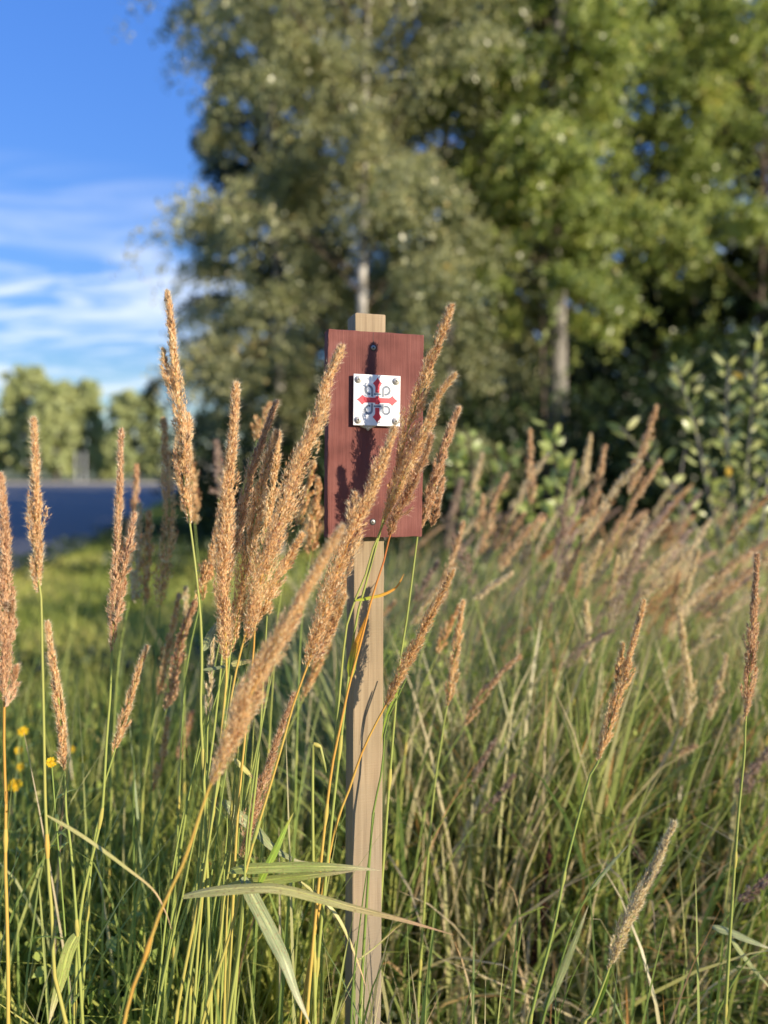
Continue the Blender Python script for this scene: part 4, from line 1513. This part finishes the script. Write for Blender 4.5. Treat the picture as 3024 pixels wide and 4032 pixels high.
for i, (hd_, W, st_, d_, tone, lab, kw) in enumerate(NEAR):
    stalk(hd_, W, st_, d_, tone, lab, 200 + i, **kw)

# headless foreground shoots that carry the big leaf blades


def shoot(stem, d, label, leaves, seed, hues=(.4, .45), r_stem=.0017):
    r = np.random.default_rng(seed)
    st = np.array(to_ground([P(u, v, d) for u, v in stem]))
    root = empty('grass_shoot_stalk', (st[-1][0], st[-1][1], 0), label, 'grass stalk', 'leafy grass shoots')
    q = spline(st, 30)
    t = np.linspace(0, 1, 30)
    v, f = tube(q, r_stem * (.35 + .8 * np.clip(t * 1.6, 0, 1)) * 1.3, 6)
    part('stem', v, f, root, [M['stem']], {'hue': np.repeat(hues[0] + (hues[1] - hues[0]) * t, 6)}, True)
    for pts, w, mt, dd in leaves:
        add_leaf(root, pts, w, mt, d, dd, r)


shoot(T('C 1470,120 1420,330 1370,560 1325,790 1250,1100 1130,1718'), .93, 'grass shoot whose long pale leaf reaches right across the post',
      [(T('C 1330,790 E 0,515 120,500 300,487 450,485 600,510 800,565 1000,620 1280,690 1500,755 1640,800'), 50, 'leaf_straw', (0, -.02))], 301, (.45, .4))
shoot(T('L 1050,480 1030,640 1005,860 995,915 975,1050 960,1200 900,1584'), .97, 'grass shoot with two green leaves meeting before the post',
      [(T('E 165,380 270,362 500,352 750,350 1000,360 1160,378'), 46, 'leaf_green', (0, -.01)), (T('E 160,478 300,455 500,430 750,402 1000,380'), 42, 'leaf_green', (.01, .0))], 302, (.62, .5))
shoot(T('L 960,540 990,700 975,950'), 1.08, 'grass shoot with a broad grey green leaf falling right behind the pink head',
      [(T('L 970,610 1040,670 1120,740 1200,820 1290,870 1350,880'), 46, 'leaf_grey', (0, .04))], 303, (.4, .4))
shoot(T('D 315,1240 290,1400 255,1700 225,1866 S 890,3700'), 1.02, 'yellow stemmed shoot with a narrow leaf below the blurred golden head',
      [(T('D 250,1215 330,1290 400,1360 475,1425'), 22, 'leaf_straw', (0, .03))], 304, (.62, .7))
shoot(T('D 420,100 400,440 380,700 330,1100'), 1.04, 'grass shoot with a dry twisted leaf lying level under the cluster',
      [(T('D 225,445 300,430 420,418'), 26, 'leaf_straw', (0, .0)), (T('D 0,490 110,475 220,455 300,470'), 16, 'leaf_grey', (0, .0))], 305, (.5, .5))
shoot(T('M 960,900 900,980 830,1120 760,1330 690,1559'), 1.15, 'blue green shoot crossing the dark hollow below the field head',
      [(T('M 900,980 980,880 1060,790'), 16, 'leaf_grey', (0, .05)), (T('M 700,1500 760,1380 830,1210 890,1050'), 30, 'leaf_grey', (0, .0))], 306, (.1, .2))
shoot(T('M 1659,1240 1560,1300 1420,1559'), 1.2, 'blue green shoot at the lower picture edge with a stiff level leaf',
      [(T('M 1420,1140 1500,1165 1580,1200 1680,1240'), 30, 'leaf_grey', (0, -.02)), (T('M 1500,1190 1580,1300 1680,1420'), 22, 'leaf_grey', (0, .02))], 307, (.15, .2))
shoot(T('E 1120,0 1085,280 1050,520 1010,830 985,1050 970,1250'), 1.0, 'slender dark green stem rising in front of the right post edge',
      [(T('E 985,985 1040,940 1120,880 1300,720'), 7, 'leaf_straw', (0, .05)), (T('E 640,450 780,560 880,680 950,820 1000,950 1040,1060 1070,1160'), 14, 'leaf_straw', (.02, .0))], 308, (.0, .1), .0012)
shoot(T('D 1660,560 1560,780 1490,950 1460,1300 1400,1600 1370,1866'), 1.06, 'smooth green stem just right of the post',
      [(T('D 1600,640 1500,860 1450,1100'), 10, 'leaf_bright', (0, .0))], 309, (.12, .2), .0019)

BUNCH = ['outermost bare stem on the lone head side of the golden cluster bunch', 'second bare stem from the lone head in the cluster bunch', 'third bare stem from the lone head in the cluster bunch',
         'fourth bare stem from the lone head in the cluster bunch', 'fifth bare stem from the lone head in the cluster bunch',
         'middle bare stem of the bunch under the golden cluster', 'fifth bare stem from the post in the cluster bunch', 'fourth bare stem from the post in the cluster bunch',
         'third bare stem from the post in the cluster bunch', 'second bare stem from the post in the cluster bunch', 'bare stem of the cluster bunch nearest the post']
# bunch of bare green stems under the golden cluster
for i in range(11):
    r = np.random.default_rng(400 + i)
    u0 = 850 + i * 22 + r.uniform(-8, 8)
    u1 = u0 - r.uniform(20, 270)
    d = r.uniform(.95, 1.16)
    v0 = r.uniform(2420, 2700)
    shoot([(u0 + r.uniform(10, 40), v0), ((u0 + u1) / 2 + r.uniform(-15, 45), v0 + 550), (u1 + 15, v0 + 1000), (u1 - 40, 4050)], d,
          BUNCH[i], [], 420 + i, (r.uniform(.3, .5), r.uniform(.25, .6)), r.uniform(.0010, .0021))

# softer heads farther off
FAR = [
    (T('A 1190,560 1205,800 1225,1100 1225,1350 1190,1650 1170,1843 B 1160,400'), 56, 1.42, 'head_gold', 'soft reed head just left of the tall lone head, before the road'),
    (T('A 990,900 985,1050 965,1250 930,1500 900,1720'), 44, 1.6, 'head_rust', 'soft reed head crossing the needle thin dark head'),
    (T('A 1010,1180 990,1500 980,1843 B 960,230'), 56, 1.45, 'head_straw', 'pale soft head, left one of the blunt pair before the verge'),
    (T('A 1080,1240 1070,1600 1060,1843 B 1055,350'), 46, 1.45, 'head_gold', 'pale soft head, right one of the blunt pair before the verge'),
    (T('A 1370,760 1395,1050 1415,1330'), 62, 1.6, 'head_gold', 'blurred reed head hanging behind the ragged foot of the tall lone head'),
    (T('A 1595,1200 1560,1450 1490,1700 B 1500,60 1450,330'), 46, 1.2, 'head_gold', 'soft reed head leaning against the left flank of the golden cluster'),
    (T('B 1415,320 1350,480 1300,650 1250,950 1200,1120'), 44, 1.3, 'head_rust', 'long slanting soft head below the left flank of the cluster'),
    (T('B 1300,270 1240,560 1190,780 1150,1010'), 36, 1.4, 'head_gold', 'soft narrow head parallel to the long slanting one'),
    (T('B 1345,220 1352,330 1350,430'), 22, 1.5, 'head_straw', 'small pale tip peeping above the slanting heads'),
    (T('B 1220,1160 1180,1400 1130,1600 1090,1720'), 30, 1.45, 'head_gold', 'low soft head among green stems, under the slanting heads'),
    (T('B 1395,1120 1340,1300 1290,1480'), 36, 1.7, 'head_rust', 'low brown soft head nearest the foot of the cluster stems'),
    (T('J 880,450 855,560 820,700 795,800'), 34, 1.3, 'head_gold', 'soft head squeezed in the gap between longest head and board'),
    (T('J 905,545 890,700 860,950'), 52, 1.35, 'head_gold', 'blunt soft head below the left board edge'),
    (T('J 350,330 360,480 365,640'), 50, 1.9, 'head_dull', 'dim soft head in the dark gap left of the cluster'),
    (T('J 640,130 600,210 570,330'), 56, 1.5, 'head_gold', 'blurred tip high behind the golden cluster'),
    (T('V 770,1180 735,1290 700,1400 650,1520'), 40, 1.4, 'head_gold', 'soft head behind the crossing reed head left of the post'),
    (T('V 1000,1130 965,1250 940,1330'), 40, 1.5, 'head_pink', 'soft pinkish head behind the board foot'),
    (T('F 1010,200 1010,500 1020,830'), 40, 1.9, 'head_pink', 'upright pinkish head between the two green saplings'),
    (T('F 1370,460 1320,700 1270,1000 1220,1290'), 40, 1.9, 'head_dull', 'long dull head in front of the bright green sapling'),
    (T('F 1505,240 1460,500 1440,680'), 34, 2.2, 'head_straw', 'pale straw head right of the bright green sapling'),
    (T('F 1620,330 1560,650 1500,930'), 38, 2.0, 'head_pink', 'pink head crossing close beside the pale straw head'),
    (T('F 1640,850 1500,1030 1400,1180 1320,1350 1230,1600'), 34, 1.9, 'head_pink', 'long pink head leaning far over, before the bright sapling foot'),
    (T('F 820,560 720,760 680,950 580,1250'), 38, 1.8, 'head_pink', 'long tan head leaning right before the pale green sapling'),
    (T('F 620,400 550,650 500,870'), 40, 2.1, 'head_straw', 'straw head standing in the pale green sapling leaves'),
    (T('F 450,600 390,850 340,1180'), 46, 2.4, 'head_dull', 'dim broad head right of the speckled head'),
    (T('F 860,840 780,1000 720,1200'), 40, 2.0, 'head_pink', 'shorter tan head beside the long tan leaning one'),
    (T('F 960,880 870,1000 790,1120'), 34, 2.2, 'head_pink', 'small head leaning strongly, left of a crossing pair'),
    (T('F 1100,890 960,1050 850,1200 740,1360'), 38, 1.9, 'head_pink', 'long head of the crossing pair under the pink upright head'),
    (T('F 1085,960 990,1150 930,1320'), 36, 2.0, 'head_straw', 'yellowish head of the crossing pair under the pink upright head'),
    (T('F 855,1370 700,1470 540,1590'), 32, 1.7, 'head_straw', 'tan head lying almost level over the green field'),
    (T('F 1580,1110 1510,1300 1450,1500'), 40, 1.9, 'head_straw', 'pale straw head before the dark gap under the bushes'),
    (T('F 625,740 600,950 580,1040'), 36, 2.1, 'head_pink', 'short upright head under the straw head in the sapling leaves'),
    (T('F 250,1280 150,1450 60,1610'), 34, 1.7, 'head_dull', 'dim slanting head right of the post foot'),
    (T('F 250,1490 150,1650 40,1800'), 30, 1.6, 'head_straw', 'pale slanting head just behind the arched golden head'),
    (T('F 430,1640 330,1830 250,2030'), 32, 1.5, 'head_gold', 'thin gold head close left of the straight reed head'),
    (T('F 1195,1620 1140,1720 1060,1830'), 50, 2.0, 'head_pink', 'stubby pale head low in the middle of the field'),
    (T('F 1470,1600 1480,1850 1478,2074 H 690,230'), 34, 1.7, 'head_straw', 'cream coloured head hanging straight down in the field'),
    (T('G 750,210 680,450 600,680 530,950'), 40, 1.9, 'head_pink', 'tallest dusky head before the dark wood, left of the willow'),
    (T('G 775,660 640,860 540,1020 450,1200 330,1400'), 38, 1.9, 'head_pink', 'long pale head leaning below the tallest dusky head'),
    (T('G 660,1120 550,1300 500,1450 430,1590'), 34, 1.8, 'head_straw', 'cream head with a broken curve below the willow'),
    (T('G 715,1180 640,1280'), 34, 2.2, 'head_pink', 'tiny round tip beside the cream head with the broken curve'),
    (T('G 925,1340 780,1470 600,1690'), 36, 1.9, 'head_straw', 'straw head leaning right, upper of two parallel ones under the willow'),
    (T('G 1045,1360 900,1520 780,1720'), 40, 1.9, 'head_straw', 'broad cream head pointing at the willow foot'),
    (T('G 865,1520 740,1650 630,1780'), 34, 1.8, 'head_straw', 'straw head leaning right, lower of two parallel ones under the willow'),
    (T('G 1090,1390 1030,1600 960,1800 930,2030'), 36, 1.8, 'head_straw', 'upright tan head with a bent foot under the willow'),
    (T('G 935,1580 880,1850 800,2074'), 34, 1.9, 'head_pink', 'tan head standing left of the one with the bent foot'),
    (T('G 1650,1310 1400,1480 1200,1650 1000,1860'), 42, 1.9, 'head_pink', 'highest of the dusky heads flattened far over below the willow'),
    (T('G 1570,1500 1350,1690 1110,1960'), 40, 1.8, 'head_pink', 'lowest of the dusky heads flattened far over below the willow'),
    (T('G 1500,1620 1280,1740 1030,1890'), 34, 2.0, 'head_dull', 'dim head between the flattened dusky heads'),
    (T('G 390,1400 300,1540 240,1660'), 34, 2.0, 'head_straw', 'short cream head beside the one before the dark gap'),
    (T('G 430,1440 380,1700 345,1930'), 30, 1.9, 'head_straw', 'thin upright straw head left of the wide shaded head'),
    (T('G 700,1450 640,1580'), 30, 2.3, 'head_straw', 'whitish stub left of the parallel straw heads'),
    (T('G 650,1250 520,1600 430,1850 360,2074'), 58, 1.8, 'head_dull', 'wide shaded purplish head near the field centre'),
    (T('H 1185,0 1215,250 1240,420 1230,560 1210,650'), 36, 1.6, 'head_straw', 'long straw head with a kink, hanging near the willow'),
    (T('H 1435,250 1390,430 1340,600'), 34, 1.6, 'head_straw', 'soft tan head left of the crisp dull brown one'),
    (T('H 1515,580 1480,680 1430,780'), 30, 1.7, 'head_straw', 'short golden tip under the crisp dull brown head'),
    (T('H 1585,640 1560,740 1540,860'), 26, 1.8, 'head_pink', 'pinkish tip right under the crisp dull brown head'),
    (T('H 1670,750 1580,860 1490,1000'), 64, 1.5, 'head_dull', 'purplish shaded head slanting in from the picture edge'),
    (T('H 1270,730 1170,770 1070,810'), 40, 1.7, 'head_pink', 'pink head lying level among the dry stalks'),
    (T('H 335,250 260,310 200,380 110,490 30,640'), 26, 1.45, 'head_pink', 'brown arched head bowing over the grass right of the post'),
    (T('H 1385,650 1345,700 1310,740'), 26, 1.9, 'head_straw', 'small whitish tuft among the dry stalks'),
    (T('H 850,1040 920,1200 1010,1380'), 30, 1.6, 'head_dull', 'dark drooping head above the lowest sharp tan head'),
    (T('H 1680,1420 1580,1500 1500,1560'), 44, 1.3, 'head_dull', 'grey blurred head low at the picture edge'),
    (T('H 300,890 220,990 130,1100'), 26, 1.5, 'head_dull', 'faint grey head deep in the grass below the board'),
    (T('H 200,700 130,820 60,960'), 26, 1.5, 'head_dull', 'faint dull head leaning in the grass beside the post'),
]
for i, (hd_, W, d_, tone, lab) in enumerate(FAR):
    rr = np.random.default_rng(600 + i)
    hd_ = list(hd_)
    a, b = hd_[-1], hd_[-2]
    k = 260 / max(60, math.hypot(a[0] - b[0], a[1] - b[1]))
    lx = np.clip((a[0] - b[0]) * k, -150, 150)
    sgn = 1 if a[1] >= b[1] else 1
    st_ = [(a[0] + lx, a[1] + 230), (a[0] + lx * 1.5, a[1] + 520)]
    stalk(hd_, W, st_, d_, tone, lab, 700 + i, dens=.62, size=1.5, hues=(.3 + rr.uniform(-.1, .2), .35 + rr.uniform(-.1, .25)), hairs=False, r_stem=.0018)

# ------------------------------------------------------------------ more heads farther off: copies of a few grown ones
protos = []
for i in range(5):
    r = np.random.default_rng(900 + i)
    Lh = r.uniform(.17, .25)
    z0 = r.uniform(.78, .95)
    ln = r.uniform(.1, .28)
    zc = np.linspace(0, 1, 9)
    path = np.stack((ln * zc ** 2 * .8, .02 * np.sin(zc * 3), zc * z0), 1)
    dirt = norm(path[-1] - path[-2])
    head = np.stack([path[-1] + dirt * Lh * t + np.array((.05, 0, -.012)) * t ** 2 for t in np.linspace(0, 1, 6)])
    b = Bag()
    flower_head(spline(head, 30), r.uniform(.022, .030), r, .5, 1.5, False, b)
    hm = b.mesh('flower_head', [M[('head_pink', 'head_straw', 'head_pink', 'head_dull', 'head_gold')[i]]])
    v, f = tube(np.vstack((path, head[2:3])), np.linspace(.0022, .001, 10), 5)
    sm = build_mesh('stem', v, f, {'hue': np.full(len(v), r.uniform(.2, .5))}, [M['stem']], True)
    protos.append((hm, sm))


def plant(i, x, y, rz, sc, tilt, label, group):
    hm, sm = protos[i]
    root = empty('reed_grass_stalk', (x, y, 0), label, 'grass stalk', group)
    root.rotation_euler = (tilt[0], tilt[1], rz)
    root.scale = (sc, sc, sc)
    for nm, me in (('flower_head', hm), ('stem', sm)):
        o = bpy.data.objects.new(nm, me)
        C.collection.objects.link(o)
        o.parent = root


TONE = ('broad pinkish', 'pale straw', 'slim pinkish', 'dusky brown', 'golden')


def crowd_label(k, u, lean):
    how = 'far leaning ' if lean > .27 else 'nearly upright ' if lean < .12 else 'tilted '
    where = ('just behind the post' if u < 1960 else 'before the grey trunk' if u < 2360 else 'between grey trunk and willow' if u < 2740 else 'before the willow sapling')
    return 'faint ' + how + TONE[k] + ' reed head in the crowd ' + where


r = np.random.default_rng(77)
for i in range(195):
    y = 1.65 + 2.3 * r.random() ** .9
    u = r.uniform(1560, 3150)
    k, tl = int(r.integers(0, 5)), r.normal(.20, .11)
    plant(k, (u - 1512) / F * y, y, r.normal(0.1, .6), r.uniform(.66, 1.07), (r.normal(0, .06), tl),
          crowd_label(k, u, tl), 'faint reed heads of the field')
for i in range(14):
    y = 2.0 + 1.6 * r.random()
    u = r.uniform(900, 1330)
    plant(i % 5, (u - 1512) / F * y, y, r.normal(0.1, .6), r.uniform(.75, .98), (r.normal(0, .06), r.normal(.08, .07)),
          'faint ' + TONE[i % 5] + ' reed head behind the golden cluster, ' + ('on the road side' if u < 1060 else 'on the post side' if u > 1200 else 'in its middle'), 'faint reed heads behind the cluster')

# ------------------------------------------------------------------ dark dock stalk, yellow flowers, tansy sprig
dk = T('M 722,750 715,850 700,1000 680,1150 655,1320 625,1559')
dp = [P(u, v, 1.5) for u, v in dk]
foot = np.array((dp[-1][0] - .02, 1.5, 0))
root = empty('dock_plant', tuple(foot), 'dead dark brown dock stalk low in the field right of the post', 'plant')
b = Bag()
r = np.random.default_rng(88)
ax = spline((dp + [foot * .5 + dp[-1] * .5])[::-1], 40)
s = r.random(2600)
c = np.stack([np.interp(s, np.linspace(0, 1, 40), ax[:, k_]) for k_ in range(3)], 1)
whorl = .5 + .5 * np.abs(np.sin(s * 46))
c += norm(r.normal(0, 1, (2600, 3))) * (.013 * whorl * r.random(2600) ** .5 * np.clip((1.03 - s) * 4, .2, 1))[:, None]
v, f = leaf_quads(c, r.uniform(.004, .0075, 2600), r, .1, .8)
b.add(v, f, hue=np.repeat(r.random(2600), 4))
b.part('seed_head', root, [M['dock']])
v, f = tube(spline(dp + [foot], 20), np.linspace(.002, .004, 20), 6)
part('stem', v, f, root, [M['dock']], {'hue': np.full(len(v), .8)}, True)


def flower(u, v, d, label, seed, R_=.011):
    r = np.random.default_rng(seed)
    c = P(u, v, d)
    foot = np.array((c[0] + r.normal(0, .02), c[1] + r.normal(0, .02), 0))
    root = empty('yellow_flower', tuple(foot), label, 'flower', 'yellow flowers among the weeds')
    q = spline([foot, foot * .5 + c * .5 + np.array((.01, 0, 0)), c], 12)
    vv, ff = tube(q, np.linspace(.0018, .001, 12), 5)
    part('stem', vv, ff, root, [M['stem']], {'hue': np.full(len(vv), .25)}, True)
    nrm = norm(np.array((.35, -.6, .7)) + r.normal(0, .15, 3))
    a = norm(np.cross(nrm, np.array((0, 0, 1.))))
    b2 = np.cross(nrm, a)
    pb = Bag()
    npet = 13
    for i in range(npet):
        t = 2 * math.pi * i / npet + r.normal(0, .06)
        dr = a * math.cos(t) + b2 * math.sin(t)
        sd = np.cross(nrm, dr)
        rr_ = R_ * r.uniform(.85, 1.1)
        pv = np.stack((c + dr * R_ * .25 - sd * R_ * .06, c + dr * R_ * .25 + sd * R_ * .06, c + dr * rr_ * .8 + sd * R_ * .17 + nrm * .001, c + dr * rr_ + nrm * .0003, c + dr * rr_ * .8 - sd * R_ * .17 + nrm * .001))
        pb.add(pv, np.array([[0, 1, 2, 3, 4]]), hue=r.random())
    pb.part('petals', root, [M['petal']])
    k = 8
    dv = [c + nrm * R_ * .28] + [c + (a * math.cos(2 * math.pi * i / k) + b2 * math.sin(2 * math.pi * i / k)) * R_ * .34 + nrm * R_ * .06 for i in range(k)]
    part('disc', dv, np.array([(0, 1 + i, 1 + (i + 1) % k) for i in range(k)]), root, [M['petal']], {'hue': np.zeros(len(dv))}, True)
    # a few narrow leaves along the stem
    lb = Bag()
    for i in range(10):
        s_ = r.uniform(.35, .95)
        p0 = np.array([np.interp(s_, np.linspace(0, 1, 12), q[:, k_]) for k_ in range(3)])
        an = r.uniform(0, 6.3)
        dd = np.array((math.cos(an), math.sin(an), .5))
        L = r.uniform(.02, .05)
        t = np.linspace(0, 1, 4)[:, None]
        lpth = p0 + dd * L * t - np.array((0, 0, .4)) * L * t ** 2
        rv, rf = ribbon(lpth, np.array((.002, .005, .004, .0005)), np.tile(np.array((-dd[1], dd[0], 0.)), (4, 1)))
        lb.add(rv, rf, hue=r.uniform(.3, .8))
    lb.part('leaves', root, [M['weed']])


flower(203, 3002, 1.0, 'small sharp yellow flower beside the short bent reed head', 1, .0085)
flower(90, 2880, 1.5, 'topmost blurred yellow flower near the picture edge', 2, .0115)
flower(72, 2955, 1.7, 'pale yellow flower below the topmost blurred one', 3, .010)
flower(80, 3020, 1.6, 'middle blurred yellow flower in the row beside the orange stem', 4, .010)
flower(58, 3092, 1.4, 'lowest blurred yellow flower beside the orange stem', 5, .015)
flower(328, 2990, 1.6, 'deep yellow blurred flower left of the slanting small head', 6, .0115)
flower(282, 2950, 1.9, 'paler yellow flower beside the deep yellow one', 7, .010)
